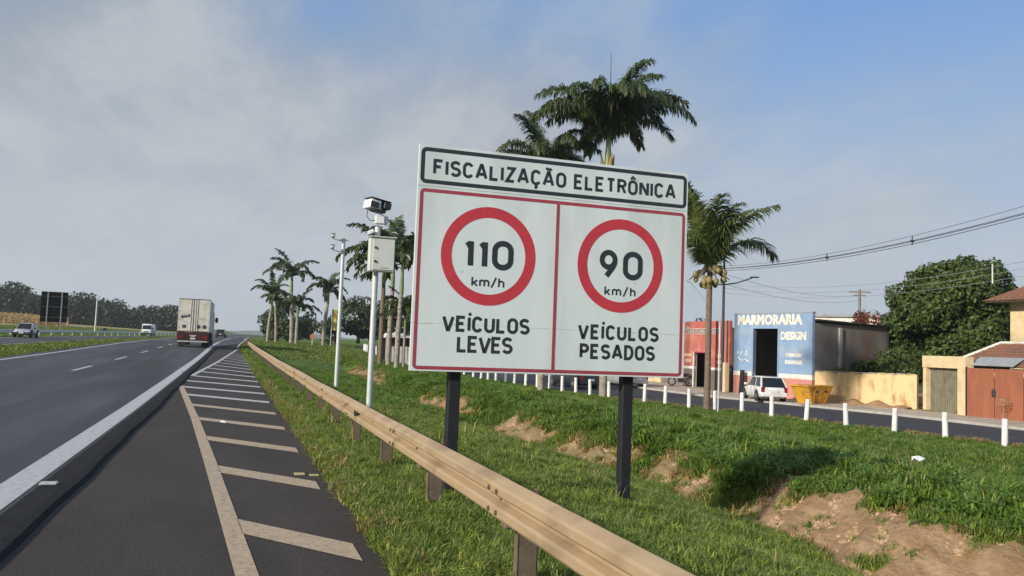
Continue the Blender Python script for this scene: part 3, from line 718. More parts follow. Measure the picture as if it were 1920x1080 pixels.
        MB().bbox((s*(hw+.004), -.02*L, belt-.15), (.025, .18, .035), .005).build('door_handle', paint, root)
        # door seams
        for yy in (L*.20, -L*.03, -L*.22):
            MB().box((s*(hw*1.0), yy, (gz+belt)/2+.04), (.012, .012, belt-gz-.20)).build('door_seam', M['trim'], root)
    wr = .37 if suv else .29
    for yy in (L*.32, -L*.30):
        for s in (-1, 1):
            ar = MB().disc((s*(hw+.004), yy, wr+.02), wr+.055, 0, 20, flip=s < 0).build('wheel_arch', M['trim'], root)
            wheel(root, s*(hw-.08), yy, wr, .20, s)
    MB().bbox((0, -L/2+.02, gz+.22), (W*.90, .14, .22), .03).build('bumper', paint, root)
    MB().bbox((0, L/2-.03, gz+.20), (W*.86, .16, .22), .03).build('bumper', paint if not suv else M['trim'], root)
    MB().bbox((0, L/2-.03, hood-.36), (W*.42, .12, .13 if not suv else .22), .02).build('grille', M['trim'], root)
    MB().box((0, L/2+.055, gz+.24), (.40, .012, .13)).build('number_plate', M['plate'], root)
    MB().box((0, -L/2-.055, belt-.30), (.40, .012, .13)).build('number_plate', M['plate'], root)
    return root
car('hatchback_car', 'white hatchback parked in front of the blue shop doorway', 'car', M['paint_white'], (29.35, 41.75, Tz(29.5, 42)+.10), R(-17), 3.65, 1.58, 1.38)
car('oncoming_car', 'silver car with dark grille oncoming on the opposite carriageway at far left', 'car', M['paint_silver'], (-18.9, 93.0, Tz(-18.9, 93)+.03), R(180-1), 3.7, 1.55, 1.40, 'suv')
car('dark_car', 'small dark car far ahead on the highway beyond the truck', 'car', M['paint_dark'], (-1.7, 172, Tz(-1.7, 172)+.06), R(-4), 4.2, 1.75, 1.5)
car('dark_sedan', 'dark sedan parked on the service street, seen under the sign panel', 'car', M['paint_dark'], (21.4, 51.2, Tz(21.4, 51.2)+.02), R(10), 4.2, 1.68, 1.44, 'sedan')
car('silver_car', 'pale car parked by the far kerb, seen under the sign between bollards', 'car', M['paint_silver'], (26.0, 53.5, Tz(26, 53.5)+.02), R(10), 4.0, 1.68, 1.46)
def van(name, label, loc, rz, L=5.2, W=2.0, H=2.4):
    root = thing(name, label, 'van', loc, rz); hw = W/2; rings = []
    for y, k, zb, zt in [(-L/2, .94, .45, H-.06), (-L/2+.1, 1, .35, H), (L*.22, 1, .33, H), (L*.30, .98, .33, H-.25), (L*.40, .95, .35, 1.35), (L*.47, .92, .40, 1.15), (L/2, .84, .5, .95)]:
        w = hw*k; half = [(w*.9, zb), (w, zb+.12), (w, zb+(zt-zb)*.6), (w*.95, zt-.08), (w*.85, zt)]
        rings.append([(a, y, z) for a, z in half]+[(-a, y, z) for a, z in half[::-1]])
    fixn(MB().loft(rings).build('body', M['paint_white'], root))
    P = [(-hw*.86, L*.415, 1.32), (hw*.86, L*.415, 1.32), (hw*.80, L*.305, H-.28), (-hw*.80, L*.305, H-.28)]
    MB().add(P+[(p[0], p[1]-.06, p[2]-.02) for p in P], [(0, 1, 2, 3), (0, 4, 5, 1), (1, 5, 6, 2), (2, 6, 7, 3), (3, 7, 4, 0)]).build('windscreen', M['dark_glass'], root)
    for s in (-1, 1):
        MB().box((s*(hw*.95+.005), L*.24, 1.6), (.08, .8, .5)).build('side_window', M['dark_glass'], root)
        MB().bbox((s*hw*.70, L/2-.05, .95), (.30, .14, .22), .03).build('headlight', M['lamp_clear'], root)
        MB().bbox((s*hw*.9, -L/2, 1.0), (.14, .06, .4), .02).build('tail_light', M['lamp_red'], root)
        MB().bbox((s*(hw+.12), L*.34, 1.5), (.2, .1, .3), .02).build('mirror', M['trim'], root)
        for yy in (L*.30, -L*.28): wheel(root, s*(hw-.12), yy, .34, .22, s)
    MB().bbox((0, L/2-.02, .52), (W*.9, .16, .26), .03).build('bumper', M['trim'], root)
    MB().bbox((0, L/2-.01, .82), (W*.45, .08, .2), .02).build('grille', M['trim'], root)
    MB().box((0, -L/2-.012, 1.75), (W*.7, .02, .55)).build('rear_window', M['dark_glass'], root)
    return root
van('van', 'white van coming towards the camera far along the opposite carriageway', (-15.9, 186, Tz(-15.9, 186)+.03), R(180-3))
van('van', 'white van on the service street far behind the speed camera pole', (18.6, 101, Tz(18.6, 101)+.02), R(-2))

# box truck seen from behind
M['truck_white'] = mat('truck_white', (.66, .63, .56), .5, c2=(.58, .54, .46), vscale=1.2, c3=(.46, .41, .33), c3s=1.6)
M['truck_red'] = mat('truck_red', (.045, .008, .010), .45, var=.3, vscale=3)
M['mark'] = mat('mark', (.05, .05, .05), .6)
TX, TY = -2.92, 74.0; tz = Tz(TX, TY)
tr = thing('box_truck', 'white box lorry with dark red tail panel driving away on the highway', 'truck', (TX, TY, tz+.055), R(-1.0))
BW, B0, B1 = 2.42, 1.30, 3.98
MB().bbox((0, 4.5, (B0+B1)/2), (BW, 9.0, B1-B0), .03).build('box_body', M['truck_white'], tr)
for s in (-1, 1):
    d = MB().bbox((s*(BW/4-.01), -.022, (B0+B1)/2), (BW/2-.075, .04, B1-B0-.10), .01).build('rear_door', M['truck_white'], tr)
    for k in (.10, .26): MB().tube([(s*k, -.065, B0+.02), (s*k, -.065, B1-.05)], .022, 8).build('locking_bar', M['alu'], d)
    for k in range(4): MB().box((s*(BW/2-.05), -.05, B0+.35+k*.65), (.14, .03, .07)).build('hinge', M['alu'], d)
    MB().bbox((s*(BW/2-.012), -.01, (B0+B1)/2), (.06, .07, B1-B0), .01).build('corner_post', M['galv'], tr)
MB().bbox((0, -.01, B1-.02), (BW, .08, .07), .01).build('top_rail', M['dark_metal'], tr)
MB().box((-.72, -.048, 1.72), (.30, .008, .26)).build('hazard_mark', M['mark'], tr)
for x in (.38, .86): MB().disc((x, -.048, 1.72), .17, 1, 16).build('hazard_mark', M['mark'], tr)
mb = MB()                                              # script-like emblem on the left door
for pts in ([(-1.0, 2.45), (-.92, 2.62), (-.80, 2.58), (-.86, 2.42), (-1.0, 2.45)], [(-.80, 2.48), (-.62, 2.66), (-.55, 2.52), (-.70, 2.46)], [(-.50, 2.52), (-.40, 2.74), (-.30, 2.70), (-.34, 2.56), (-.50, 2.52)]):
    mb.tube([(p[0], -.05, p[1]) for p in pts], .035, 6)
mb.build('emblem', M['mark'], tr)
for zz, wd in ((2.45, .5), (2.33, .42)): MB().box((.62, -.048, zz), (wd, .006, .05)).build('small_print', mat('faint_print', (.36, .33, .28), .6), tr)
MB().bbox((0, -.08, .93), (BW+.02, .16, .66), .03).build('tail_panel', M['truck_red'], tr)
for s in (-1, 1):
    t = MB().bbox((s*.95, -.17, .86), (.36, .03, .14), .01).build('tail_light', M['lamp_red'], tr)
mb = MB(); mb.box((0, -.165, 1.0), (.52, .006, .05)).box((0, -.165, .90), (.36, .006, .05)).box((0, -.165, .74), (.38, .008, .12))
mb.build('tail_print', M['plate'], tr)
MB().bbox((0, -.12, .50), (BW-.1, .10, .12), .02).build('under_bar', M['alu'], tr)
MB().box((0, 4.2, 1.12), (.9, 8.4, .24)).build('chassis', M['dark_metal'], tr)
for yy in (1.6, 2.85, 9.6):
    for s in (-1, 1): wheel(tr, s*(BW/2-.22), yy, .50, .40, s)
for s in (-1, 1): MB().box((s*.92, .75, .42), (.52, .02, .62)).build('mud_flap', M['rubber'], tr)
rings = []
for y, zt in ((9.3, 3.2), (10.0, 3.4), (10.9, 3.1), (11.15, 2.2), (11.25, .8)):
    w = 1.22; half = [(w, .55), (w, zt-.15), (w*.9, zt)]; rings.append([(a, y, z) for a, z in half]+[(-a, y, z) for a, z in half[::-1]])
fixn(MB().loft(rings, smooth=False).build('cab', M['paint_white'], tr))
for s in (-1, 1):
    MB().bbox((s*1.42, 10.7, 3.30 if s < 0 else 2.5), (.26, .16, .50), .05).build('mirror', M['dark_metal'] if s > 0 else M['alu'], tr)
    MB().tube([(s*1.2, 10.7, 3.2 if s < 0 else 2.5), (s*1.42, 10.7, 3.3 if s < 0 else 2.5)], .03, 6).build('mirror_arm', M['dark_metal'], tr)
    MB().bbox((s*1.18, 5.2, .95), (.24, 2.4, .6), .04).build('side_guard', M['dark_metal'], tr)

# motorbike outside the red shop
def motorbike(label, loc, rz):
    root = thing('motorbike', label, 'motorbike', loc, rz)
    for yy in (-.62, .66):
        g = MB(); pts = [(0, yy+.27*math.cos(2*math.pi*k/18), .30+.27*math.sin(2*math.pi*k/18)) for k in range(19)]
        g.tube(pts, .045, 6, cap=False); t = g.build('wheel', M['rubber'], root)
        MB().disc((.0, yy, .30), .21, 0, 16, .17).tube([(-.05, yy, .30), (.05, yy, .30)], .05, 8).build('rim', M['hub'], t)
    MB().loft([[(-w, y, z0), (w, y, z0), (w*.8, y, z1), (-w*.8, y, z1)] for y, w, z0, z1 in ((-.75, .07, .68, .74), (-.2, .12, .66, .80), (.05, .15, .62, .92), (.38, .11, .70, .90), (.46, .06, .74, .86))]).build('tank', M['truck_red'], root)
    MB().bbox((0, -.32, .84), (.24, .66, .09), .03).build('saddle', M['rubber'], root)
    MB().bbox((0, 0, .42), (.24, .42, .32), .04).build('engine', M['dark_metal'], root)
    for s in (-1, 1): MB().tube([(s*.09, .68, .30), (s*.09, .48, .92)], .025, 6).build('fork', M['alu'], root)
    MB().tube([(-.36, .38, 1.06), (-.1, .46, .98), (.1, .46, .98), (.36, .38, 1.06)], .018, 6).build('handlebar', M['dark_metal'], root)
    MB().tube([(0, .50, .88), (0, .62, .88)], .08, 10).build('headlight', M['lamp_clear'], root)
    MB().tube([(.13, .1, .32), (.15, -.75, .36)], .04, 8).build('exhaust', M['alu'], root)
    return root
motorbike('motorbike parked on the pavement outside the red shop, right of the sign', (30.6, 53.4, Tz(30.6, 53.4)+.14), R(75))

# yellow skip
M['skip_yellow'] = mat('skip_yellow', (.68, .36, .03), .5, c2=(.58, .29, .02), vscale=3, c3=(.36, .17, .04), c3s=2.5)
sk = thing('skip', 'yellow steel waste skip on the kerb between white hatchback and yellow wall', 'skip', (30.85, 39.45, Tz(30.8, 39.5)+.10), R(-74)); sk.scale = (.92, .92, .95)
def skip_body():
    g = MB(); L1, L0, W1, W0, h = 1.20, .62, .66, .52, 1.05
    o = [(-W0, -L0, 0), (W0, -L0, 0), (W0, L0, 0), (-W0, L0, 0), (-W1, -L1, h), (W1, -L1, h), (W1, L1, h), (-W1, L1, h)]
    t = .035; i_ = [(-W0+t, -L0+t, .04), (W0-t, -L0+t, .04), (W0-t, L0-t, .04), (-W0+t, L0-t, .04), (-W1+t, -L1+t, h), (W1-t, -L1+t, h), (W1-t, L1-t, h), (-W1+t, L1-t, h)]
    return g.add(o+i_, [(3, 2, 1, 0), (0, 1, 5, 4), (1, 2, 6, 5), (2, 3, 7, 6), (3, 0, 4, 7), (8, 9, 10, 11), (9, 8, 12, 13), (10, 9, 13, 14), (11, 10, 14, 15), (8, 11, 15, 12), (4, 5, 13, 12), (5, 6, 14, 13), (6, 7, 15, 14), (7, 4, 12, 15)])
skip_body().build('bin', M['skip_yellow'], sk)
for s in (-1, 1):
    MB().bbox((s*.68, 0, 1.03), (.07, 2.42, .08), .01).build('rim', M['skip_yellow'], sk)
    for yy in (-.55, 0, .55): MB().box((s*.615, yy, .55), (.05, .08, .86), Matrix.Rotation(R(s*8.5), 3, 'Y')).build('rib', M['skip_yellow'], sk)
    for yy in (-.45, .45): MB().tube([(s*.62, yy, .72), (s*.80, yy, .72)], .05, 8).build('lifting_lug', M['dark_metal'], sk)
for s in (-1, 1): MB().bbox((0, s*1.22, 1.03), (1.3, .07, .08), .01).build('end_rim', M['skip_yellow'], sk)
rub = MB()
for k in range(26):
    rub.bbox((random.uniform(-.42, .42), random.uniform(-.85, .85), random.uniform(.72, .95)), (random.uniform(.15, .4), random.uniform(.15, .4), random.uniform(.08, .2)), .02, Matrix.Rotation(random.uniform(0, 3), 3, 'Z') @ Matrix.Rotation(random.uniform(-.5, .5), 3, 'X'))
o = rub.build('rubble', M['concrete'], sk); o['kind'] = 'stuff'
# ------------------------------------------------------------------ buildings
M['blue_wall'] = mat('blue_wall', (.19, .29, .46), .8, c2=(.24, .35, .50), vscale=1.6, c3=(.31, .38, .48), c3s=.9, bump=.15, bscale=18)
M['pink_wall'] = mat('pink_wall', (.56, .23, .19), .85, var=.15, vscale=2.5, c3=(.42, .24, .20), c3s=1.6, bump=.15, bscale=18)
M['red_wall'] = mat('red_wall', (.46, .135, .10), .85, c2=(.40, .105, .085), vscale=1.4, c3=(.58, .22, .15), c3s=1.0, bump=.15, bscale=18)
M['white_wall'] = mat('white_wall', (.70, .67, .61), .85, var=.1, vscale=3, c3=(.52, .46, .38), c3s=2.2)
M['cream_wall'] = mat('cream_wall', (.66, .52, .31), .9, var=.1, vscale=2, c3=(.52, .39, .22), c3s=1.6, bump=.15, bscale=14)
M['yellow_wall'] = mat('yellow_wall', (.66, .47, .23), .9, c2=(.70, .52, .28), vscale=1.3, stretch=(1, 1, .35), c3=(.40, .25, .12), c3s=2.6, bump=.35, bscale=12)
M['grey_wall'] = mat('grey_wall', (.21, .195, .175), .95, c2=(.14, .12, .105), vscale=.9, stretch=(1, 1, .3), c3=(.15, .10, .08), c3s=.7, bump=.25, bscale=16)
M['door_green'] = mat('door_green', (.17, .155, .10), .65, var=.15, vscale=4, c3=(.12, .10, .07), c3s=3)
M['gate_red'] = mat('gate_red', (.33, .118, .060), .65, c2=(.26, .09, .045), vscale=2.2, stretch=(1, 1, .3), c3=(.26, .085, .05), c3s=2.0)
M['tile'] = mat('tile', (.235, .105, .062), .9, c2=(.16, .072, .045), vscale=5, c3=(.14, .085, .06), c3s=2.5)
M['fibro'] = mat('fibro', (.27, .285, .30), .9, var=.2, vscale=3)
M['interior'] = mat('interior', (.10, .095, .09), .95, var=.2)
M['wood_pole'] = mat('wood_pole', (.20, .17, .14), .9, var=.25, vscale=5, stretch=(1, 1, .2))
M['wire'] = mat('wire', (.05, .05, .055), .6)
M['wire_alu'] = mat('wire_alu', (.45, .45, .44), .45, .6)

def text_mesh(body, size, font_off=0.0, extrude=.004):
    cu = bpy.data.curves.new('lettering', 'FONT'); cu.body = body; cu.size = size; cu.offset = font_off; cu.extrude = extrude; cu.resolution_u = 2
    o = bpy.data.objects.new('lettering', cu); COL.objects.link(o)
    bpy.context.view_layer.update(); dg = bpy.context.evaluated_depsgraph_get()
    me_ = bpy.data.meshes.new_from_object(o.evaluated_get(dg)); bpy.data.objects.remove(o); return me_
def facade_text(body, s_left, s_right, z0, z1, y, material, parent, font_off=.0):
    """letters on a wall facing local +Y; s_left is the reader's left (larger local x)"""
    me_ = text_mesh(body, 1.0, font_off); co_ = np.zeros(len(me_.vertices)*3); me_.vertices.foreach_get('co', co_); co_ = co_.reshape(-1, 3)
    mn, mx = co_.min(0), co_.max(0); sx = (s_left-s_right)/(mx[0]-mn[0]); sz = (z1-z0)/(mx[1]-mn[1])
    X = s_left-(co_[:, 0]-mn[0])*sx; Z = z0+(co_[:, 1]-mn[1])*sz; Y = y+(co_[:, 2]-mn[2])
    me_.vertices.foreach_set('co', np.stack([X, Y, Z], 1).ravel()); me_.materials.clear(); me_.materials.append(material); me_.update(); me_.name = 'lettering'
    return link(bpy.data.objects.new('lettering', me_), parent)
def ribs(mb, x0, x1, y, z0, z1, pitch_, depth):
    """trapezoid-profile sheet facing +Y"""
    prof = []; x = x0
    while x < x1-1e-4:
        for a, d in ((0, 0), (.42, 0), (.55, depth), (.87, depth)): 
            if x+a*pitch_ <= x1: prof.append((x+a*pitch_, y+d))
        x += pitch_
    prof.append((x1, y)); n = len(prof)
    V = [(p[0], p[1], z0) for p in prof]+[(p[0], p[1], z1) for p in prof]+[(p[0], p[1]-.012, z0) for p in prof]+[(p[0], p[1]-.012, z1) for p in prof]
    Fs = [(i+1, i, n+i, n+i+1) for i in range(n-1)]+[(2*n+i, 2*n+i+1, 3*n+i+1, 3*n+i) for i in range(n-1)]+[(n+i, 3*n+i, 3*n+i+1, n+i+1) for i in range(n-1)]
    return mb.add(V, Fs)
def seg(s0, s1, z0, z1, y=0., t=.2):
    return MB().box(((s0+s1)/2, y-t/2, (z0+z1)/2), (s1-s0, t, z1-z0))

# blue marble workshop; local x runs along the facade away from the camera, +y faces the street
BZ = -.80
bl = thing('blue_workshop', 'blue painted marble workshop lettered MARMORARIA DESIGN with a tall dark doorway', 'building', (32.65, 41.75, BZ), math.atan2(6.55, -1.1))
LB = 6.60; zt = 5.22; d0, d1, dz = 2.73, 4.84, 4.26
def lz(w): return w-BZ
for s0, s1 in ((0, d0), (d1, LB)):
    seg(s0, s1, 1.5, zt, 0).build('wall', M['blue_wall'], bl)
    seg(s0, s1, 1.22, 1.5, .012, .21).build('white_band', M['white_wall'], bl)
    seg(s0, s1, -.1, 1.22, .004, .20).build('base_wall', M['pink_wall'], bl)
seg(d0, d1, dz, zt, 0).build('wall', M['blue_wall'], bl)
for s0, s1 in ((d0-.09, d0), (d1, d1+.09)): seg(s0, s1, 0, dz+.09, .03, .26).build('door_jamb', M['blue_wall'], bl)
seg(d0, d1, dz, dz+.09, .03, .26).build('door_lintel', M['blue_wall'], bl)
seg(-.03, LB, zt, zt+.05, .03, .30).build('parapet_cap', M['concrete'], bl)
# side wall, back, roof, floor
MB().box((.10, -3.35, 2.25), (.2, 6.3, 4.7)).build('side_wall', M['grey_wall'], bl)
MB().box((LB-.10, -3.35, 2.25), (.2, 6.3, 4.7)).build('side_wall', M['grey_wall'], bl)
MB().box((LB/2, -6.6, 2.25), (LB, .2, 4.7)).build('back_wall', M['interior'], bl)
for yy in (-2.3,): MB().box((-.05, yy, 2.2), (.12, .22, 4.4)).build('pilaster', M['concrete'], bl)
mb = MB(); mb.box((LB/2, -3.52, 4.72), (LB+.36, 6.6, .10), Matrix.Rotation(R(1.2), 3, 'X')); mb.build('roof', M['dark_metal'], bl)
MB().box((LB/2, -3.3, .04), (LB-.4, 6.3, .05)).build('floor_slab', M['interior'], bl)
seg(d0-.25, d0-.02, 0, 4.1, -.24, .05).build('door_leaf', M['dark_metal'], bl)
facade_text('MARMORARIA', 6.28, .76, lz(3.68), lz(4.36), .004, M['white_wall'], bl, .055)
facade_text('DESIGN', 2.50, .48, lz(2.76), lz(3.28), .004, M['white_wall'], bl, .055)
wp = M['white_wall']
for (a, b, z0, z1) in ((2.05, .80, 1.72, 1.98), (2.12, .76, 1.28, 1.56)):      # two lines of small painted print
    mb = MB(); x = a
    while x > b+.06:
        w_ = random.uniform(.07, .13); mb.box((x-w_/2, .006, lz((z0+z1)/2)), (w_, .008, (z1-z0)*random.uniform(.75, 1))); x -= w_+.035
    mb.build('small_print', wp, bl)
for pts in ([(6.2, 1.62), (5.9, 1.38), (5.5, 1.45), (5.2, 1.32)], [(6.0, 1.75), (5.85, 2.0)], [(5.55, 1.72), (5.45, 2.05), (5.35, 1.7)], [(6.25, 2.0), (6.2, 1.8)]):
    MB().tube([(p[0], .004, lz(p[1])) for p in pts], .035, 5).build('painted_flourish', wp, bl)
tag(MB().bbox((0, 0, .75), (.36, .10, 1.5), .01).build('stone_slab', M['black_paint'], None, (31.30, 47.0, -.72), (R(4), 0, R(95))), 'upright dark stone slab leaning on the blue shop front left of its doorway', 'stone slab')

# red shop
rd = thing('red_shop', 'red painted shop with black painted lettering beside the blue workshop', 'building', (31.5, 48.72, BZ), math.atan2(4.98, -.15))
LR = 8.6; zt = 4.80
for s0, s1 in ((0, 2.62), (4.24, LR)):
    seg(s0, s1, 1.62, zt).build('wall', M['red_wall'], rd)
    seg(s0, s1, 1.44, 1.62, .012, .21).build('white_band', M['white_wall'], rd)
    seg(s0, s1, -.1, 1.44, .004, .2).build('base_wall', M['grey_wall'], rd)
seg(2.62, 4.24, 2.58, zt).build('wall', M['red_wall'], rd)
for s0, s1 in ((2.54, 2.62), (4.24, 4.36)): seg(s0, s1, 0, 2.66, .03, .26).build('door_jamb', M['white_wall'] if s0 > 4 else M['red_wall'], rd)
seg(2.62, 4.24, 2.58, 2.66, .03, .26).build('door_lintel', M['darkred_print'], rd)
seg(.26, .34, 1.62, zt-.12, .01, .04).build('painted_border', M['white_wall'], rd)
seg(.34, LR, zt-.22, zt-.12, .01, .04).build('painted_border', M['red_wall'], rd)
for x in (.1, LR-.1): MB().box((x, -3.1, 2.1), (.2, 5.8, 4.2)).build('side_wall', M['grey_wall'], rd)
MB().box((LR/2, -6.1, 2.1), (LR, .2, 4.2)).build('back_wall', M['interior'], rd)
MB().box((LR/2, -3.1, 4.28), (LR-.1, 5.8, .08)).build('roof', M['fibro'], rd)
facade_text('Vitormarmore', 5.72, 1.0, lz(3.08), lz(3.68), .006, M['white_wall'], rd, .045)
facade_text('Vitormarmore', 5.68, 1.03, lz(3.11), lz(3.65), .012, M['black_print'], rd, .0)
for a, b, z0, z1 in ((1.42, .62, 1.50, 1.74), (1.40, .62, 1.08, 1.34), (5.55, 4.6, 1.50, 1.74), (5.4, 4.7, 1.08, 1.34)):
    mb = MB(); x = a
    while x > b+.05:
        w_ = random.uniform(.06, .12); mb.box((x-w_/2, .006, lz((z0+z1)/2)), (w_, .008, (z1-z0)*random.uniform(.75, 1))); x -= w_+.03
    mb.build('small_print', mat('peach_print', (.72, .52, .36), .8), rd)
tag(MB().bbox((0, 0, .95), (.34, .34, 2.1), .02).build('gate_post', M['cream_wall'], None, (31.15, 48.55, BZ)), 'short cream post at the corner between the red shop and the blue workshop', 'post')
# low pale building further along, seen only under the sign
pb = thing('pale_building', 'long pale building along the pavement, seen only under the sign panel', 'building', (31.2, 57.5, BZ+.15), math.atan2(15, -1.0))
LP = 16.
seg(0, 3, -.4, 3.4).build('wall', M['cream_wall'], pb); seg(6, 9, -.4, 3.4).build('wall', M['white_wall'], pb); seg(12, LP, -.4, 3.4).build('wall', M['cream_wall'], pb)
for a, b in ((3, 6), (9, 12)):
    seg(a, b, 2.6, 3.4).build('wall', M['white_wall'], pb)
    ribs(MB(), a+.002, b-.002, -.14, -.4, 2.6, .2, .03).build('shutter', M['alu'], pb)
MB().box((LP/2, -3.3, 3.46), (LP+.4, 7.2, .10)).build('roof', M['fibro'], pb)
for x in (.1, LP-.1): MB().box((x, -3.3, 1.5), (.2, 6.2, 3.7)).build('side_wall', M['cream_wall'], pb)
MB().box((LP/2, -6.5, 1.5), (LP, .2, 3.7)).build('back_wall', M['cream_wall'], pb)

# yellow garden wall
yw = thing('yellow_wall', 'weathered yellow plastered garden wall between the blue workshop and the portal', 'wall', (34.7, 35.86, -.9), math.atan2(5.74, -2.0))
rings = []; n = 26; LW = 6.05
for i in range(n+1):
    x = LW*i/n; h = 1.92-.10*i/n+.018*math.sin(i*2.1)+.012*math.sin(i*5.3)
    rings.append([(x, 0, -.3), (x, .006*math.sin(i*1.7), h-.03), (x, -.03, h), (x, -.15, h), (x, -.18, h-.03), (x, -.18, -.3)])
fixn(MB().loft(rings, smooth=False).build('plaster_wall', M['yellow_wall'], yw))
for i in range(11): 
    w_ = random.uniform(.42, .56); MB().bbox((.3+i*.55, -.09, 1.93-.10*(i/11)+.02), (w_, random.uniform(.19, .23), random.uniform(.035, .06)), .01, Matrix.Rotation(R(random.uniform(-2, 2)), 3, 'Y')).build('coping_stone', M['concrete'] if i % 3 else M['yellow_wall'], yw)

# portal with a ribbed door, and the red gate
po = thing('yellow_portal', 'cream yellow gateway with a ribbed grey-green metal door', 'gateway', (34.15, 32.2, -.85), math.atan2(3.6, .55))
seg(.03, .58, -.2, 2.32, 0, .40).build('pillar', M['cream_wall'], po); seg(2.93, 3.20, -.2, 2.32, 0, .40).build('pillar', M['cream_wall'], po)
seg(.0, 3.24, 2.32, 2.92, .02, .46).build('lintel', M['cream_wall'], po)
dd = MB(); ribs(dd, .582, 2.928, -.24, .02, 2.318, .17, .022); dd.build('door', M['door_green'], po)
MB().box((1.75, -.235, 1.2), (.05, .03, 2.2)).build('door_seam', M['trim'], po)
gt = thing('red_gate', 'wide red corrugated metal gate at the right edge', 'gate', (34.50, 26.2, -.85), math.atan2(5.95, -.34))
for a, b in ((.0, 2.95), (2.99, 4.44), (4.47, 5.93)):
    l = ribs(MB(), a, b, 0, .03, 2.38+.04*(a < 2), .16, .03).build('gate_leaf', M['gate_red'], gt)
    for zz in (.12, 2.25): MB().box(((a+b)/2, -.03, zz), (b-a, .03, .06)).build('crosspiece', M['gate_red'], l)
MB().bbox((4.455, .055, 1.25), (.20, .05, .34), .01).build('latch', M['trim'], gt)
MB().bbox((5.955, .02, 1.2), (.05, .10, 2.45), .01).build('gate_post', M['trim'], gt)

# houses behind the gate
def tiled(mb, p00, p10, p11, p01, nu, nv, lift=.035):
    """roof slope p00-p10 is the eave, p01-p11 the ridge: overlapping courses of barrel tiles"""
    a, b, c, d = map(Vector, (p00, p10, p11, p01)); nrm = (b-a).cross(d-a).normalized()
    if nrm.z < 0: nrm = -nrm
    for j in range(nv):
        t0, t1 = j/nv, (j+1.12)/nv; row = []
        for i in range(nu*2+1):
            u = i/(nu*2); h = lift*(1 if i % 2 else 0)
            q0 = a.lerp(b, u).lerp(d.lerp(c, u), t0)+nrm*(h+.03); q1 = a.lerp(b, u).lerp(d.lerp(c, u), min(1, t1))+nrm*h; row.append((q0, q1))
        V = [q for r_ in row for q in r_]; mb.add(V, [(2*i, 2*i+2, 2*i+3, 2*i+1) for i in range(nu*2)])
        V = [r_[0] for r_ in row]+[r_[0]-nrm*.06 for r_ in row]; n_ = nu*2+1; mb.add(V, [(i, n_+i, n_+i+1, i+1) for i in range(nu*2)])
    return mb
h1 = thing('tiled_house', 'low house with a weathered red tiled hip roof behind the red gate', 'house', (36.4, 29.6, -.85))
def W1(p): return (p[0]-36.4, p[1]-29.6, p[2]+.85)
E_ = 1.62; rz_ = 2.78; A_, B_2, C_, D_ = (34.72, 25.2, E_), (38.1, 25.2, E_), (38.1, 33.9, E_), (34.72, 33.9, E_); r0, r1 = (36.4, 26.9, rz_), (36.4, 32.2, rz_)
mb = MB(); tiled(mb, W1(D_), W1(A_), W1(r0), W1(r1), 26, 8); tiled(mb, W1(C_), W1(D_), W1(r1), W1(r1), 11, 8); tiled(mb, W1(B_2), W1(C_), W1(r1), W1(r0), 26, 8); tiled(mb, W1(A_), W1(B_2), W1(r0), W1(r0), 11, 8)
mb.build('roof', M['tile'], h1)
for a, b in ((r0, r1), (r1, D_), (r1, C_), (r0, A_), (r0, B_2)):
    a2, b2 = Vector(W1(a))+Vector((0, 0, .05)), Vector(W1(b))+Vector((0, 0, .05)); MB().tube([a2, b2], .075, 6).build('ridge_cap', M['white_wall'], h1)
MB().box((0, 0, 1.1), (2.7, 7.9, 2.6)).build('wall', M['cream_wall'], h1)
for yy in (-2, 1.5): MB().box((-1.36, yy, 1.4), (.06, 1.1, 1.0)).build('window', M['dark_glass'], h1)
lr = thing('lean_to_roof', 'small grey corrugated sheet roof just behind the red gate beside the portal', 'roof', (34.8, 31.2, -.85))
prof = []; V = []
for i in range(31):
    y_ = -1.35+2.5*i/30; h_ = .02*(i % 2); V += [(-.32, y_, 2.52+h_), (.45, y_, 2.93+h_), (-.32, y_, 2.50+h_), (.45, y_, 2.91+h_)]
MB().add(V, [(4*i, 4*i+1, 4*i+5, 4*i+4) for i in range(30)]+[(4*i+2, 4*i+6, 4*i+7, 4*i+3) for i in range(30)]+[(4*i+2, 4*i, 4*i+4, 4*i+6) for i in range(30)]).build('sheet', M['fibro'], lr)
for y_ in (-1.2, 1.0): MB().box((-.2, y_, 1.27), (.09, .09, 2.54)).build('support', M['wood_pole'], lr)
h2 = thing('cream_house', 'tall cream house with a red tiled eave at the right edge behind the mango tree', 'house', (43.4, 31.6, -.6))
MB().box((0, 0, 2.85), (6.2, 6.9, 5.9)).build('wall', M['cream_wall'], h2)
mb = MB(); ez = 5.80; q = [(-4.2, -4.3, ez), (4.2, -4.3, ez), (4.2, 4.25, ez), (-4.2, 4.25, ez)]; ra, rb = (0, -1.0, 8.0), (0, 1.0, 8.0)
tiled(mb, q[3], q[0], ra, rb, 26, 14); tiled(mb, q[2], q[3], rb, rb, 26, 14); tiled(mb, q[0], q[1], ra, ra, 26, 14); tiled(mb, q[1], q[2], rb, ra, 26, 14); mb.build('roof', M['tile'], h2)
MB().box((0, 0, ez-.04), (8.2, 8.3, .06)).build('soffit', M['wood_pole'], h2)
MB().box((-3.11, -1.2, 3.9), (.06, 1.3, 1.1)).build('window', M['dark_glass'], h2)
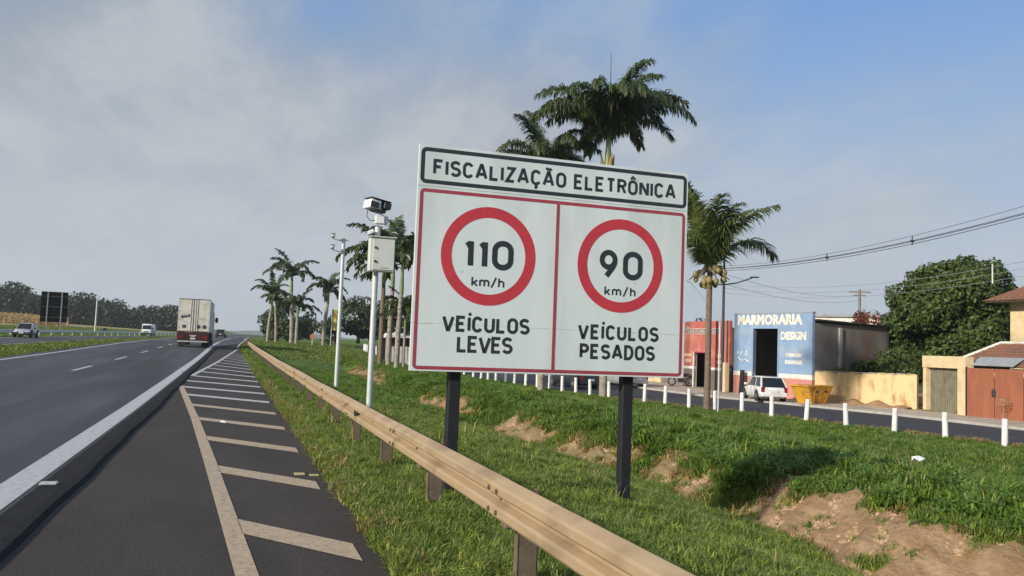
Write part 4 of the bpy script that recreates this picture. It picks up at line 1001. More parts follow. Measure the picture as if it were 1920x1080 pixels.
# waste basket on a post in front of the red gate
wb = thing('waste_basket', 'small wire waste basket on a thin post in front of the red gate', 'bin', (33.75, 29.75, -.79))
MB().tube([(0, 0, 0), (.04, 0, .75)], .018, 6).build('post', M['rail_steel'], wb)
mb = MB()
for z_ in (.75, 1.02): mb.tube([(-.20, -.26, z_), (.20, -.26, z_), (.20, .26, z_), (-.20, .26, z_), (-.20, -.26, z_)], .016, 5)
for x_, y_ in ((-.2, -.26), (.2, -.26), (.2, .26), (-.2, .26), (0, -.26), (0, .26), (-.2, 0)): mb.tube([(x_, y_, .75), (x_, y_, 1.02)], .012, 5)
mb.build('basket', M['rail_steel'], wb); wb.scale = (.8, .8, .92)
# warehouse far behind
wh = thing('warehouse', 'distant pale flat-roofed warehouse behind the blue workshop', 'building', (63, 75, 0), R(-50))
MB().box((0, 0, 2.9), (9, 14, 6.2)).build('wall', M['white_wall'], wh); MB().box((0, 0, 6.1), (9.5, 14.5, .3)).build('roof', M['fibro'], wh)
pv = thing('pavilion', 'cream two-storey building with columns far behind the roadside palms', 'building', (25.5, 132, 1.2), R(80))
MB().box((0, -2.5, 2.6), (9, 4, 5.2)).build('wall', M['cream_wall'], pv); MB().box((0, -1.5, 2.35), (9.2, 6.2, .3)).build('floor_slab', M['white_wall'], pv); MB().box((0, -1.5, 5.35), (9.6, 6.6, .3)).build('roof', M['fibro'], pv)
for x_ in (-4.2, -2.1, 0, 2.1, 4.2): MB().box((x_, 1.3, 2.6), (.32, .32, 5.2)).build('column', M['white_wall'], pv)
sh = thing('roadside_shelter', 'small white roofed shelter with a pale slatted front left of the sign', 'shelter', (12.2, 61.8, Tz(12.2, 61.8)), R(3))
MB().box((0, .8, 2.12), (2.9, 2.1, .16)).build('roof', M['white_wall'], sh)
for x_ in (-1.3, 1.3):
    for y_ in (0, 1.6): MB().box((x_, y_, 1.0), (.09, .09, 2.1)).build('post', M['galv'], sh)
for i in range(13): MB().bbox((-1.2+i*.20, -.04, .66), (.155, .03, 1.42+.04*(i % 2)), .005).build('slat', M['white_wall'], sh)
MB().box((0, 1.62, 1.0), (2.6, .06, 2.0)).build('back_panel', M['dark_metal'], sh)

# ------------------------------------------------------------------ lamps, poles, wires
lp = thing('street_lamp', 'tall dark street lamp with two side arms between the red and blue shops', 'street lamp', (31.0, 48.75, -.79))
MB().tube([(0, 0, 0), (0, 0, 4), (0, 0, 10.5)], [.12, .10, .055], 10).build('pole', M['dark_metal'], lp)
for pts in ([(0, 0, 7.16), (.05, -1.5, 7.2), (.12, -3.0, 7.42)], [(0, 0, 7.16), (-.02, .6, 7.22), (-.05, 1.05, 7.34)]):
    MB().tube(pts, .045, 8).build('arm', M['dark_metal'], lp)
    e = Vector(pts[-1]); MB().bbox((e.x, e.y-(.3 if e.y < 0 else -.15), e.z+.03), (.22, .70, .09), .03, Matrix.Rotation(R(4 if e.y < 0 else -4), 3, 'X')).build('lamp_head', M['dark_metal'], lp)
up = thing('utility_pole', 'grey concrete utility pole with a curved lamp arm in front of the red shop', 'utility pole', (30.6, 49.8, -.79))
MB().tube([(0, 0, 0), (0, 0, 9.2)], [.19, .12], 8).build('pole', M['concrete'], up)
MB().tube([(0, 0, 5.6), (-.7, 0, 6.5), (-1.5, 0, 7.25), (-2.4, 0, 7.55)], .035, 6).build('lamp_arm', M['galv'], up)
MB().bbox((-2.65, 0, 7.55), (.6, .24, .12), .03).build('lamp_head', M['alu'], up)
MB().box((0, 0, 8.55), (.10, 1.5, .12)).build('crossarm', M['wood_pole'], up)
u2 = thing('utility_pole', 'distant wooden utility pole with crossarm standing up behind the shed roof', 'utility pole', (77.5, 89.8, 0))
MB().tube([(0, 0, 0), (0, 0, 10.9)], [.22, .16], 8).build('pole', M['wood_pole'], u2)
for z_, w_ in ((10.55, 2.7), (10.1, 1.5)): MB().box((0, 0, z_), (w_, .16, .18), Matrix.Rotation(R(-30), 3, 'Z')).build('crossarm', M['wood_pole'], u2)
u3 = thing('utility_pole', 'grey utility pole just outside the right edge carrying the overhead cables', 'utility pole', (30.9, 12.0, -.79))
MB().tube([(0, 0, 0), (0, 0, 11.5)], [.19, .12], 8).build('pole', M['concrete'], u3)
def cable(label, pts, r, material, group):
    return tag(MB().tube(pts, r, 5).build('overhead_cable', material), label, 'cable', group)
ysc = np.linspace(12, 49.7, 26)
for k, (dx, dz, sp_) in enumerate(((-.09, .0, 0), (.09, .0, 0), (0, -.14, 0), (.0, .16, .010))):
    pts = [(30.75+dx, y, 7.22+dz+.00345*(y-41)**2+sp_*max(0, 41-y)) for y in ysc]
    cable('thin messenger wire running just above the thick cable bundle' if k == 3 else 'one of three dark cables bundled together high over the street', pts, .016 if k < 3 else .011, M['wire'], 'bundled overhead cables' if k < 3 else None)
for y, lb in ((32.1, 'dark spacer on the overhead cable bundle above the mango tree side'), (38.2, 'dark spacer on the cable bundle nearer the coconut palm')):
    z = 7.22+.00345*(y-41)**2; tag(MB().bbox((30.75, y, z+.0), (.26, .05, .10), .015).bbox((30.75, y, z+.02), (.05, .05, .44), .012).build('cable_spacer', M['dark_metal']), lb, 'spacer')
for k in range(3):
    pts = [(31.3+.0*k, y, 5.05+.30*k+.0048*(y-36)**2) for y in np.linspace(12, 49.7, 22)]
    cable(['lowest of three pale wires crossing in front of the mango tree', 'middle one of three pale wires in front of the mango tree', 'topmost of three pale wires in front of the mango tree'][k], pts, .010, M['wire_alu'], 'low pale wires')
tag(MB().bbox((31.3, 28.1, 5.67), (.05, .05, .85), .01).build('wire_spacer', M['white_wall']), 'pale vertical spacer bar on the three wires before the mango tree', 'spacer')
for k, z_ in enumerate((6.3, 5.6)):
    pts = [(31.2+46.3*t, 49.7+40.1*t, z_+1.0+(2.9+.0)*t-2.2*4*t*(1-t)*.35) for t in np.linspace(0, 1, 16)]
    cable(['upper thin wire running back to the distant wooden pole', 'lower thin wire running back to the distant wooden pole'][k], pts, .014, M['wire'], None)
tp = thing('sign_pole', 'thin pale pole standing among the bollards right of the coconut palm', 'pole', (20.75, 32.9, Tz(20.75, 32.9)))
MB().tube([(0, 0, -.2), (.02, 0, 4.0)], .035, 8).build('shaft', M['galv'], tp)
MB().box((.02, 0, 4.05), (.10, .10, .06)).build('cap', M['galv'], tp)

# left of the road
bb = thing('road_sign_back', 'large dark road sign seen from behind on two pale posts beyond the opposite carriageway', 'road sign', (-24.2, 135.2, Tz(-24.2, 135.2)))
z0 = Tz(-24.2, 135.2); MB().bbox((0, .2, (2.72+7.05)/2-z0), (3.45, .06, 4.33), .01).build('panel', mat('matt_black', (.004, .005, .006), 1.0, spec=0), bb)
for x_ in (-.85, .95): MB().box((x_, .08, (7.0-z0)/2-.3), (.15, .14, 7.0-z0+.6)).build('post', mat('dull_steel', (.20, .21, .21), .7), bb)
for z_ in (3.4, 4.9, 6.4): MB().box((0, .17, z_-z0), (3.3, .05, .10)).build('brace', M['dark_metal'], bb)
lp2 = thing('light_pole', 'slender grey pole in the field right of the dark sign back', 'pole', (-22.9, 166, Tz(-22.9, 166)))
MB().tube([(0, 0, -.3), (0, 0, 6.6)], [.16, .10], 8).build('shaft', M['galv'], lp2); MB().tube([(0, 0, 6.6), (0, 0, 7.3)], [.05, .02], 6).build('finial', M['galv'], lp2)
tag(MB().bbox((-21.2, 165, Tz(-21.2, 165)+.55), (.55, .4, 1.2), .05).build('roadside_box', M['black_paint']), 'small dark box standing beside the opposite carriageway left of the van', 'box')
gr = thing('far_guard_rail', 'thin grey guard rail along the far side of the opposite carriageway', 'guard rail', (-21.4, 60, Tz(-21.4, 60)))
yy_ = np.arange(90, 330, 6.0); rings = []
for y in yy_:
    x = -21.3+float(cshift(y)); z = Tz(x, y); rings.append([(x+a+21.4, y-60, z+b-Tz(-21.4, 60)) for a, b in ((0, .40), (.07, .47), (.02, .56), (.07, .64), (0, .72), (-.02, .56))])
MB().loft(rings, smooth=False).build('beam', M['galv'], gr)
for y in yy_[::1]:
    x = -21.42+float(cshift(y)); z = Tz(x, y); MB().box((x+21.4, y-60, z+.35-Tz(-21.4, 60)), (.12, .12, .8)).build('post', M['galv'], gr)
os_ = thing('round_sign', 'small round orange sign on a post among the left palms', 'road sign', (9.7, 107.6, Tz(9.7, 107.6)))
MB().tube([(0, 0, -.2), (0, 0, 1.5)], .05, 6).build('post', M['galv'], os_); MB().tube([(0, -.06, 1.15), (0, -.02, 1.15)], .34, 20).build('disc', mat('orange_print', (.50, .20, .11), .6, var=.15, vscale=3), os_)
fb = thing('yellow_banner', 'tall pale yellow banner behind a palm trunk on the left', 'banner', (13.0, 117, Tz(13.0, 117)))
MB().tube([(0, 0, 0), (0, 0, 5.2)], .05, 6).build('pole', M['galv'], fb)
V = [(.05+.9*i/6, .06*math.sin(i*1.3), z_) for z_ in (2.3, 3.9, 5.1) for i in range(7)]; V2 = [(p[0], p[1]+.012, p[2]) for p in V]
MB().add(V+V2, [(j*7+i, j*7+i+1, j*7+i+8, j*7+i+7) for j in range(2) for i in range(6)]+[(21+j*7+i, 21+j*7+i+7, 21+j*7+i+8, 21+j*7+i+1) for j in range(2) for i in range(6)]).build('cloth', mat('banner_yellow', (.66, .52, .15), .8, trans=.3), fb)

# litter and small marks on the asphalt
def scrap(name, label, x, y, s, material, cat, dz=.02):
    mb = MB(); n = 9; V = [(s*math.cos(2*math.pi*k/n)*random.uniform(.6, 1), s*.7*math.sin(2*math.pi*k/n)*random.uniform(.6, 1), random.uniform(.0, .4)*s) for k in range(n)]+[(0, 0, .55*s), (0, 0, -.01)]
    mb.add(V, [(k, (k+1) % n, n) for k in range(n)]+[((k+1) % n, k, n+1) for k in range(n)])
    return tag(mb.build(name, material, None, (x, y, Tz(x, y)+dz)), label, cat)
scrap('crumpled_paper', 'crumpled white paper ball on a hatched stripe of the shoulder', -.02, 17.35, .085, M['white_plastic'], 'litter')
scrap('crumpled_paper', 'scrap of white paper on the green bank below the right bollards', 14.2, 14.6, .20, M['white_plastic'], 'litter', .25)
tag(MB().bbox((-1.72, 10.05, Tz(-1.72, 10.05)+LIFT+.012), (.17, .10, .03), .008).build('road_stud', M['line_white']), 'pale reflective road stud on the asphalt beside the white edge line', 'road stud')
for k in range(5):
    x = float(x_white(34+11*k))+.05; 
tag(MB().bbox((.92, 10.95, .013), (.13, .16, .012), .004).bbox((1.09, 10.85, .012), (.11, .13, .010), .004).build('flattened_box', mat('card', (.42, .34, .17), .9, var=.3, vscale=15)), 'flattened tan scrap of cardboard above the second hatch stripe', 'litter')
tag(MB().bbox((float(x_white(37))+.02, 37.0, Tz(-1.8, 37)+LIFT+.02), (.16, .5, .04), .01).build('road_stud', M['line_white']), 'pale road stud at the bend of the white edge line', 'road stud')
# ------------------------------------------------------------------ foliage
def leaf_mat(name, c, trans=.25, rough=.5):
    m = mat(name, c, rough, trans=trans, attr='tint', spec=.3); return m
def leaf_mesh(name, P, Nn, size, material, tint, aspect=.55):
    """small folded leaf-clump faces at points P facing about Nn"""
    n = len(P); a = rng.normal(size=(n, 3)); Nn = Nn+.65*rng.normal(size=(n, 3)); Nn /= np.linalg.norm(Nn, axis=1, keepdims=True)
    u = np.cross(Nn, a); u /= np.linalg.norm(u, axis=1, keepdims=True); v = np.cross(Nn, u)
    s = size*(.6+.8*rng.random((n, 1)))
    A = P-u*s*.5; B = P+v*s*aspect*.5-Nn*s*.10; C = P+u*s*.5-Nn*s*.12; D = P-v*s*aspect*.5-Nn*s*.10
    V = np.stack([A, B, C, D], 1).reshape(-1, 3); Fq = np.arange(4*n).reshape(n, 4)
    me = np_mesh(name, V, Fq, material, False)
    at = me.attributes.new('tint', 'FLOAT_COLOR', 'FACE'); col = np.ones((n, 4), np.float32); col[:, :3] = tint; at.data.foreach_set('color', col.ravel()); return me
def tints(n, spread=.45, warm=.12):
    k = 1+spread*(rng.random((n, 1))-.5)*2; w = warm*rng.random((n, 1)); return np.clip(np.concatenate([k*(1+w*1.5), k*(1+w*.3), k*(1-w)], 1), .1, 2.2)
def blob_points(blobs, n, shell=.55):
    w = np.array([b[3]**2 for b in blobs]); w /= w.sum(); idx = rng.choice(len(blobs), n, p=w); Bz = np.array(blobs)
    d = rng.normal(size=(n, 3)); d /= np.linalg.norm(d, axis=1, keepdims=True); r = (shell+(1-shell)*rng.random((n, 1))**.6)
    r *= 1+.16*np.sin(d[:, :1]*5+idx[:, None])*np.sin(d[:, 1:2]*6+2*idx[:, None])
    sq = Bz[idx, 4:5] if Bz.shape[1] > 4 else 1.0
    off = d*r*Bz[idx, 3:4]; off[:, 2:3] *= sq
    return Bz[idx, :3]+off, d
def tree_blobs(c, rx, ry, rz, n, rb, seed, low=-.9):
    rg = np.random.default_rng(seed); out = []
    while len(out) < n:
        d = rg.normal(size=3); d /= np.linalg.norm(d)
        if d[2] < low: continue
        k = .62+.38*rg.random(); out.append((c[0]+d[0]*rx*k, c[1]+d[1]*ry*k, c[2]+d[2]*rz*k, rb*(.7+.6*rg.random()), .85))
    return out
M['bark'] = mat('bark', (.13, .10, .075), .95, var=.3, vscale=6, stretch=(1, 1, .25), bump=.5, bscale=14)
M['leaf_mango'] = leaf_mat('leaf_mango', (.066, .105, .024), .25)
M['leaf_dark'] = leaf_mat('leaf_dark', (.040, .062, .022), .2)
M['leaf_far'] = leaf_mat('leaf_far', (.026, .038, .021), .12)
M['leaf_red'] = leaf_mat('leaf_red', (.15, .045, .03), .2)
M['leaf_bright'] = leaf_mat('leaf_bright', (.095, .145, .028), .3)
def tree(name, label, base, c, rad, nb, rb, nleaf, size, material, seed, cat='tree', group=None, trunk_r=.25, low=-.9):
    root = thing(name, label, cat, base, 0, group); b = Vector(base); cc = (c[0]-b.x, c[1]-b.y, c[2]-b.z)
    blobs = tree_blobs(cc, *rad, nb, rb, seed, low); P, d = blob_points(blobs, nleaf)
    outw = P-np.array(cc); outw /= np.linalg.norm(outw, axis=1, keepdims=True)+1e-6
    link(bpy.data.objects.new('crown', leaf_mesh('crown', P, d*.6+outw*.5+np.array([0, 0, .3]), size, material, tints(nleaf))), root)
    t = MB(); top = (cc[0]*.6, cc[1]*.6, cc[2]*.75); t.tube([(0, 0, -.3), (.05, .03, cc[2]*.3), top], [trunk_r*1.25, trunk_r, trunk_r*.7], 10); tk = t.build('trunk', M['bark'], root)
    for k in range(7):
        q = blobs[(k*5) % len(blobs)]; MB().tube([top, ((top[0]+q[0])/2, (top[1]+q[1])/2, (top[2]+q[2])/2+.2), q[:3]], [trunk_r*.5, trunk_r*.3, trunk_r*.12], 6).build('limb', M['bark'], tk)
    return root
tree('mango_tree', 'large dense dark green mango tree behind the yellow wall on the right', (42.3, 40.8, -.8), (42.3, 40.8, 4.25), (3.95, 3.7, 3.6), 90, 1.05, 64000, .27, M['leaf_mango'], 3, trunk_r=.38)
tree('broad_tree', 'wide dark broadleaf tree behind the far left palms', (9.7, 157, 1.2), (9.7, 157, 4.9), (5.3, 4, 3.4), 36, 1.5, 7000, .55, M['leaf_dark'], 5)
tree('broad_tree', 'dark spreading tree right of the slender camera mast', (19.4, 136, 1.6), (19.4, 136, 5.3), (4.2, 3.5, 3.0), 26, 1.3, 5000, .5, M['leaf_dark'], 6)
tree('broad_tree', 'dark tree behind the palm trunks left of the sign', (24.0, 126, 1.4), (24.0, 126, 5.2), (4.4, 3.5, 3.4), 26, 1.3, 5000, .5, M['leaf_dark'], 8)
tree('broad_tree', 'low bushy tree behind the palm with the yellow banner', (15.5, 134, 1.3), (15.5, 134, 3.6), (2.6, 2.4, 2.0), 16, 1.0, 2600, .42, M['leaf_dark'], 9)
tree('broad_tree', 'small rounded tree whose top shows above the red shop roof', (39.5, 64.5, -.4), (39.5, 64.5, 3.4), (1.9, 1.9, 1.3), 12, .8, 1500, .3, M['leaf_dark'], 10)
tree('red_leaf_tree', 'small reddish-leaved tree showing above the grey shed roof', (54, 61.5, -.3), (54, 61.5, 4.9), (1.4, 1.3, 1.0), 10, .6, 1300, .24, M['leaf_red'], 12, trunk_r=.12)
for (x, y, z, r, s, lb) in ((36.0, 38.3, .9, .85, 21, 'leafy bush behind the yellow wall at its right end'), (35.6, 40.2, .95, .95, 22, 'taller leafy bush behind the middle of the yellow wall'), (34.7, 41.6, .55, .7, 23, 'low bush behind the yellow wall beside the grey shed wall'), (37.5, 39.8, 1.3, 1.2, 24, 'dark bush under the left side of the mango tree')):
    tree('bush', lb, (x, y, -.8), (x, y, z), (r, r, r*.8), 9, r*.55, 1500, .24, M['leaf_mango'], s, 'bush', None, .05, -.5)

# palms
M['palm_leaf'] = mat('palm_leaf', (.058, .082, .024), .42, trans=.22, attr='tint', spec=.4)
M['coco_leaf'] = mat('coco_leaf', (.105, .140, .038), .42, trans=.3, attr='tint', spec=.4)
M['palm_trunk'] = mat('palm_trunk', (.36, .32, .27), .9, c2=(.26, .22, .18), vscale=3, stretch=(1, 1, 3), c3=(.17, .13, .10), c3s=2.5, bump=.3, bscale=9)
M['coco_trunk'] = mat('coco_trunk', (.17, .125, .09), .95, var=.3, vscale=5, stretch=(1, 1, 3), bump=.5, bscale=10)
M['crownshaft'] = mat('crownshaft', (.17, .22, .07), .45, var=.15, vscale=3)
M['flower_tan'] = mat('flower_tan', (.36, .22, .12), .8, var=.2)
M['coconut'] = mat('coconut', (.33, .27, .09), .6, c2=(.20, .16, .06), vscale=4)
def frond_mesh(L, e0, droop, ll, lw, nl, seed, material, hang=.55, plum=.35, dry=0.):
    rg = np.random.default_rng(seed); n = 18; ts = np.linspace(0, 1, n); ang = np.radians(e0-droop*ts**1.35); ds = L/(n-1)
    x = np.concatenate([[0], np.cumsum(np.cos(ang[:-1])*ds)]); z = np.concatenate([[0], np.cumsum(np.sin(ang[:-1])*ds)]); sway = .06*L*np.sin(ts*2.2)*rg.normal()
    C = np.stack([x, sway*ts, z], 1); V, Fs, tint = [], [], []
    for i in range(n-1):                                # rachis: flat three-sided strip
        w0, w1 = .035*(1-ts[i])+.008, .035*(1-ts[i+1])+.008; b = len(V)
        V += [C[i]+[0, -w0, 0], C[i]+[0, w0, 0], C[i]+[0, 0, w0], C[i+1]+[0, -w1, 0], C[i+1]+[0, w1, 0], C[i+1]+[0, 0, w1]]
        Fs += [(b, b+1, b+4, b+3), (b+1, b+2, b+5, b+4), (b+2, b, b+3, b+5)]; tint += [(1.7, 1.6, 1.3)]*3
    for k in range(nl):
        t = .10+.90*k/(nl-1); i = min(n-2, int(t*(n-1))); f = t*(n-1)-i; p = C[i]*(1-f)+C[i+1]*f; tg = C[i+1]-C[i]; tg /= np.linalg.norm(tg)
        le = ll*(.35+.65*math.sin(math.pi*min(1, .15+.80*t)))*(.85+.3*rg.random())
        for sd in (-1, 1):
            side = np.array([0, sd, 0.]); up = np.cross(tg, [0, 1, 0]); up = up*np.sign(up[2] if abs(up[2]) > 1e-3 else 1)
            d = side*(.85)+tg*(.45+.5*t)+up*plum*rg.normal(); d /= np.linalg.norm(d)
            d2 = d+np.array([0, 0, -hang*(.8+.5*rg.random())]); d2 /= np.linalg.norm(d2); d3 = d2+np.array([0, 0, -hang*1.3]); d3 /= np.linalg.norm(d3)
            wv = np.cross(d, up+.4*rg.normal(size=3)); wv /= np.linalg.norm(wv)+1e-6; wv *= lw*.5; b = len(V)
            q1 = p+d*le*.35; q2 = q1+d2*le*.35; q3 = q2+d3*le*.30
            V += [p-wv*.5, p+wv*.5, q1+wv, q1-wv, q2+wv*.8, q2-wv*.8, q3]
            Fs += [(b, b+1, b+2, b+3), (b+3, b+2, b+4, b+5), (b+5, b+4, b+6)]; k_ = .65+.7*rg.random()
            br = np.array([1.5, 1.15, .7]) if rg.random() < dry else np.array([1, 1, 1]); tint += [tuple(k_*br)]*3
    me = bpy.data.meshes.new('frond'); me.from_pydata([tuple(v) for v in V], [], Fs); me.materials.append(material)
    at = me.attributes.new('tint', 'FLOAT_COLOR', 'FACE'); at.data.foreach_set('color', np.array([(*c, 1) for c in tint], np.float32).ravel()); me.update(); return me
ROYAL = [frond_mesh(4.6, e, dr, .85, .066, 124, 40+i, M['palm_leaf'], 1.05, .45, .06) for i, (e, dr) in enumerate(((86, 60), (80, 95), (72, 118), (63, 120), (52, 112), (34, 95), (76, 140)))]
ROYAL_FAR = [frond_mesh(3.7, e, dr, .72, .15, 38, 80+i, M['palm_leaf'], .55, .35, .03) for i, (e, dr) in enumerate(((85, 60), (75, 105), (66, 125), (52, 125), (36, 110), (16, 85), (70, 145)))]
COCO = [frond_mesh(3.3, e, dr, .90, .048, 96, 60+i, M['coco_leaf'], .55, .2, .12) for i, (e, dr) in enumerate(((86, 40), (76, 65), (62, 90), (56, 118), (15, 110)))]
def palm(label, base, ztop, tr, kind='royal', fs=1.0, nf=16, lean=(0, 0), seed=0, group=None, spear=0, detail=True, elev=None, trunk_mat=None):
    rg = random.Random(seed); z0 = Tz(*base); root = thing('coconut_palm' if kind == 'coco' else 'palm_tree', label, 'palm tree', (base[0], base[1], z0), 0, group)
    h = ztop-z0; pts = []; rads = []
    for i in range(9):
        t = i/8; pts.append((lean[0]*t*t, lean[1]*t*t, h*t-.2*(i == 0)))
        rads.append(tr*((1.25-.25*min(1, t*5)) if kind == 'coco' else (1.12-.15*t+.10*math.sin(math.pi*t)))*(1 if t < .98 else .85))
    MB().tube(pts, rads, 12).build('trunk', trunk_mat or (M['coco_trunk'] if kind == 'coco' else M['palm_trunk']), root)
    top = Vector((lean[0], lean[1], h))
    if kind == 'royal':
        cs = 1.9*fs; MB().tube([top-Vector((0, 0, .05)), top+Vector((0, 0, .25*cs)), top+Vector((0, 0, cs))], [tr*1.02, tr*1.0, tr*.55], 12).build('crownshaft', M['crownshaft'], root)
        if detail:
            for k in range(4):
                a = k*1.7+.4+seed; q = top+Vector((math.cos(a)*.32, math.sin(a)*.32, .35)); MB().tube([top+Vector((math.cos(a)*tr*.8, math.sin(a)*tr*.8, 0)), q, q+Vector((math.cos(a)*.12, math.sin(a)*.12, .65))], [.05, .11, .02], 7).build('flower_spathe', M['flower_tan'], root)
        top = top+Vector((0, 0, cs*.96)); lib = ROYAL if detail else ROYAL_FAR
    else: lib = COCO
    for k in range(nf):
        vi = (elev[k] if elev else [0, 1, 2, 6, 3, 1, 4, 2, 5, 3, 2, 4, 1, 3, 6, 5][k % 16] if kind == 'royal' else [0, 1, 1, 2, 0, 3, 2, 1, 4, 2, 3, 0, 1, 2][k % 14])
        o = bpy.data.objects.new('frond', lib[vi]); link(o, root); s = fs*rg.uniform(.88, 1.1)
        a = k*2.39996+rg.uniform(-.25, .25)+seed*.7; o.location = top+Vector((math.cos(a)*.07, math.sin(a)*.07, -.02*k)); o.rotation_euler = (R(rg.uniform(-14, 14)), R(rg.uniform(-6, 6)), a); o.scale = (s, s, s)
    if spear:
        MB().tube([top, top+Vector((.02, 0, spear*.5)), top+Vector((0, 0, spear))], [.05, .03, .012], 6).build('spear_leaf', M['palm_leaf'], root)
    if kind == 'coco':
        for k in range(26):
            a = rg.uniform(0, 6.28); r_ = rg.uniform(.22, .66); z_ = rg.uniform(-.85, .0); s = rg.uniform(.12, .17)
            rings = [[(top.x+math.cos(a)*r_+s*q*math.cos(2*math.pi*j/8), top.y+math.sin(a)*r_+s*q*math.sin(2*math.pi*j/8), top.z+z_+s*zz) for j in range(8)] for zz, q in ((-1.2, .12), (-.8, .72), (-.1, 1), (.6, .8), (1.05, .15))]
            MB().loft(rings).build('coconut', M['coconut'], root)
        for k in range(11):
            a = k*.9; MB().tube([top+Vector((0, 0, -.1)), top+Vector((math.cos(a)*.5, math.sin(a)*.5, -.20)), top+Vector((math.cos(a)*.95, math.sin(a)*.95, -.60))], [.05, .09, .02], 6).build('dead_stalk', M['coco_trunk'], root)
    return root
palm('tall royal palm rising behind the sign with a long upright spear leaf', (19.7, 42.85), 11.75, .19, 'royal', 1.20, 30, (-.12, 0), 1, None, 4.6, True, [1, 2, 3, 4, 6, 2, 3, 1, 4, 5, 2, 6, 3, 4, 2, 1, 6, 3, 4, 2, 3, 2, 4, 3, 1, 2, 6, 3, 2, 4])
palm('royal palm behind the sign, lower and left of the tall one', (17.9, 47.85), 10.3, .185, 'royal', 1.02, 16, (-.15, 0), 2, None, 1.0, True)
palm('coconut palm with yellow nuts standing right of the sign', (21.1, 34.4), 5.75, .135, 'coco', 1.22, 16, (0, 0), 4, None, 0, True, [0, 1, 1, 2, 3, 0, 1, 1, 0, 1, 2, 0, 1, 0, 1, 1, 0, 2, 1, 0])
pg = 'palms on the far left lawn'
palm('tallest pale-trunked palm in the far left row', (7.75, 116.6), 8.0, .235, 'royal', 1.15, 15, (-.35, 0), 5, None, 2.2, False)
palm('leftmost small palm at the end of the far row', (4.75, 118.2), 5.9, .18, 'royal', .92, 13, (.3, 0), 6, None, 1.0, False)
palm('thin palm just right of the leftmost one in the far row', (6.0, 121.8), 5.3, .165, 'royal', .78, 12, (-.25, 0), 7, None, 0, False)
palm('short palm beside the tallest far trunk on its right', (8.15, 113.4), 4.4, .18, 'royal', .85, 12, (0, 0), 8, None, 0, False)
palm('far palm with the pinkish trunk left of the slender mast', (12.6, 123), 6.9, .235, 'royal', 1.05, 17, (.35, 0), 9, None, 1.6, False)
palm('dark-trunked palm right behind the speed camera pole', (9.35, 55.1), 5.6, .14, 'royal', .92, 14, (0, 0), 10, None, .6, False, None, M['coco_trunk'])
palm('pale-trunked palm between the speed camera and the sign', (9.62, 53.6), 5.2, .14, 'royal', .95, 14, (.05, 0), 11, None, .9, False)
palm('second pale palm trunk close to the sign edge, nearer the road', (9.55, 50.4), 4.7, .135, 'royal', .9, 13, (.1, 0), 12, None, .5, False)
palm('small low palm with a thin stem right beside the sign edge', (10.15, 51.3), 2.6, .07, 'royal', .55, 12, (0, 0), 13, None, 0, False)

# wooded hill far on the left and dry corn in front of it: masses nobody could count
P = []; S = []
for x in np.arange(-128, -9, 1.6):
    for row in range(3):
        y0 = 352+row*9+.05*abs(x); xx = x+rng.uniform(-.8, .8)+cshift(360)*0; h = np.interp(x, [-130, -95, -80, -60, -35, -20, -8], [10.5, 9.6, 9.3, 8.4, 7.3, 6.4, 5])*rng.uniform(.82, 1.08)+row*1.3+1.3*math.sin(x*.21)+.8*math.sin(x*.53)
        P.append((xx, y0+rng.uniform(-3, 3), Tz(xx, y0)+h*.62, h*.40, 1.0)); P.append((xx, y0-2, Tz(xx, y0)+h*.28, h*.30, 1.0))
pp, dd_ = blob_points(P, 60000, .8); tt = tints(60000, .35, .1)
o = link(bpy.data.objects.new('far_wood', leaf_mesh('far_wood', pp, dd_+np.array([0, 0, .3]), 1.25, M['leaf_far'], tt))); tag(o, 'hazy wooded ridge beyond the fields on the far left', None, None, 'stuff')
M['dry_leaf'] = leaf_mat('dry_leaf', (.36, .28, .14), .3)
n = 9000; yy = rng.uniform(205, 300, n); xx = -yy*rng.uniform(.165, .235, n); zz = T(xx, yy)+rng.uniform(.1, 2.4, n)*rng.uniform(.6, 1, n)
o = link(bpy.data.objects.new('dry_corn', leaf_mesh('dry_corn', np.stack([xx, yy, zz], 1), rng.normal(size=(n, 3))*[1, 1, .2], 1.0, M['dry_leaf'], tints(n, .4, .15), .22))); tag(o, 'standing dry corn in the field before the wood', None, None, 'stuff')

# ------------------------------------------------------------------ grass
def grass_mat(name, lo, hi, tip=(1.25, 1.2, 1.0), trans=.35):
    m = bpy.data.materials.new(name); m.use_nodes = True; nt = m.node_tree; N, L = nt.nodes, nt.links; b = N['Principled BSDF']
    oi = N.new('ShaderNodeObjectInfo'); mx = N.new('ShaderNodeMix'); mx.data_type = 'RGBA'; L.new(oi.outputs['Random'], mx.inputs[0]); mx.inputs[6].default_value = (*lo, 1); mx.inputs[7].default_value = (*hi, 1)
    a = N.new('ShaderNodeAttribute'); a.attribute_name = 'tint'; m2 = N.new('ShaderNodeMix'); m2.data_type = 'RGBA'; m2.blend_type = 'MULTIPLY'; m2.inputs[0].default_value = 1
    L.new(mx.outputs[2], m2.inputs[6]); L.new(a.outputs['Color'], m2.inputs[7]); L.new(m2.outputs[2], b.inputs['Base Color']); b.inputs['Roughness'].default_value = .5; b.inputs['Specular IOR Level'].default_value = .25
    t = N.new('ShaderNodeBsdfTranslucent'); L.new(m2.outputs[2], t.inputs[0]); ms = N.new('ShaderNodeMixShader'); ms.inputs[0].default_value = trans
    L.new(b.outputs[0], ms.inputs[1]); L.new(t.outputs[0], ms.inputs[2]); L.new(ms.outputs[0], N['Material Output'].inputs[0]); return m
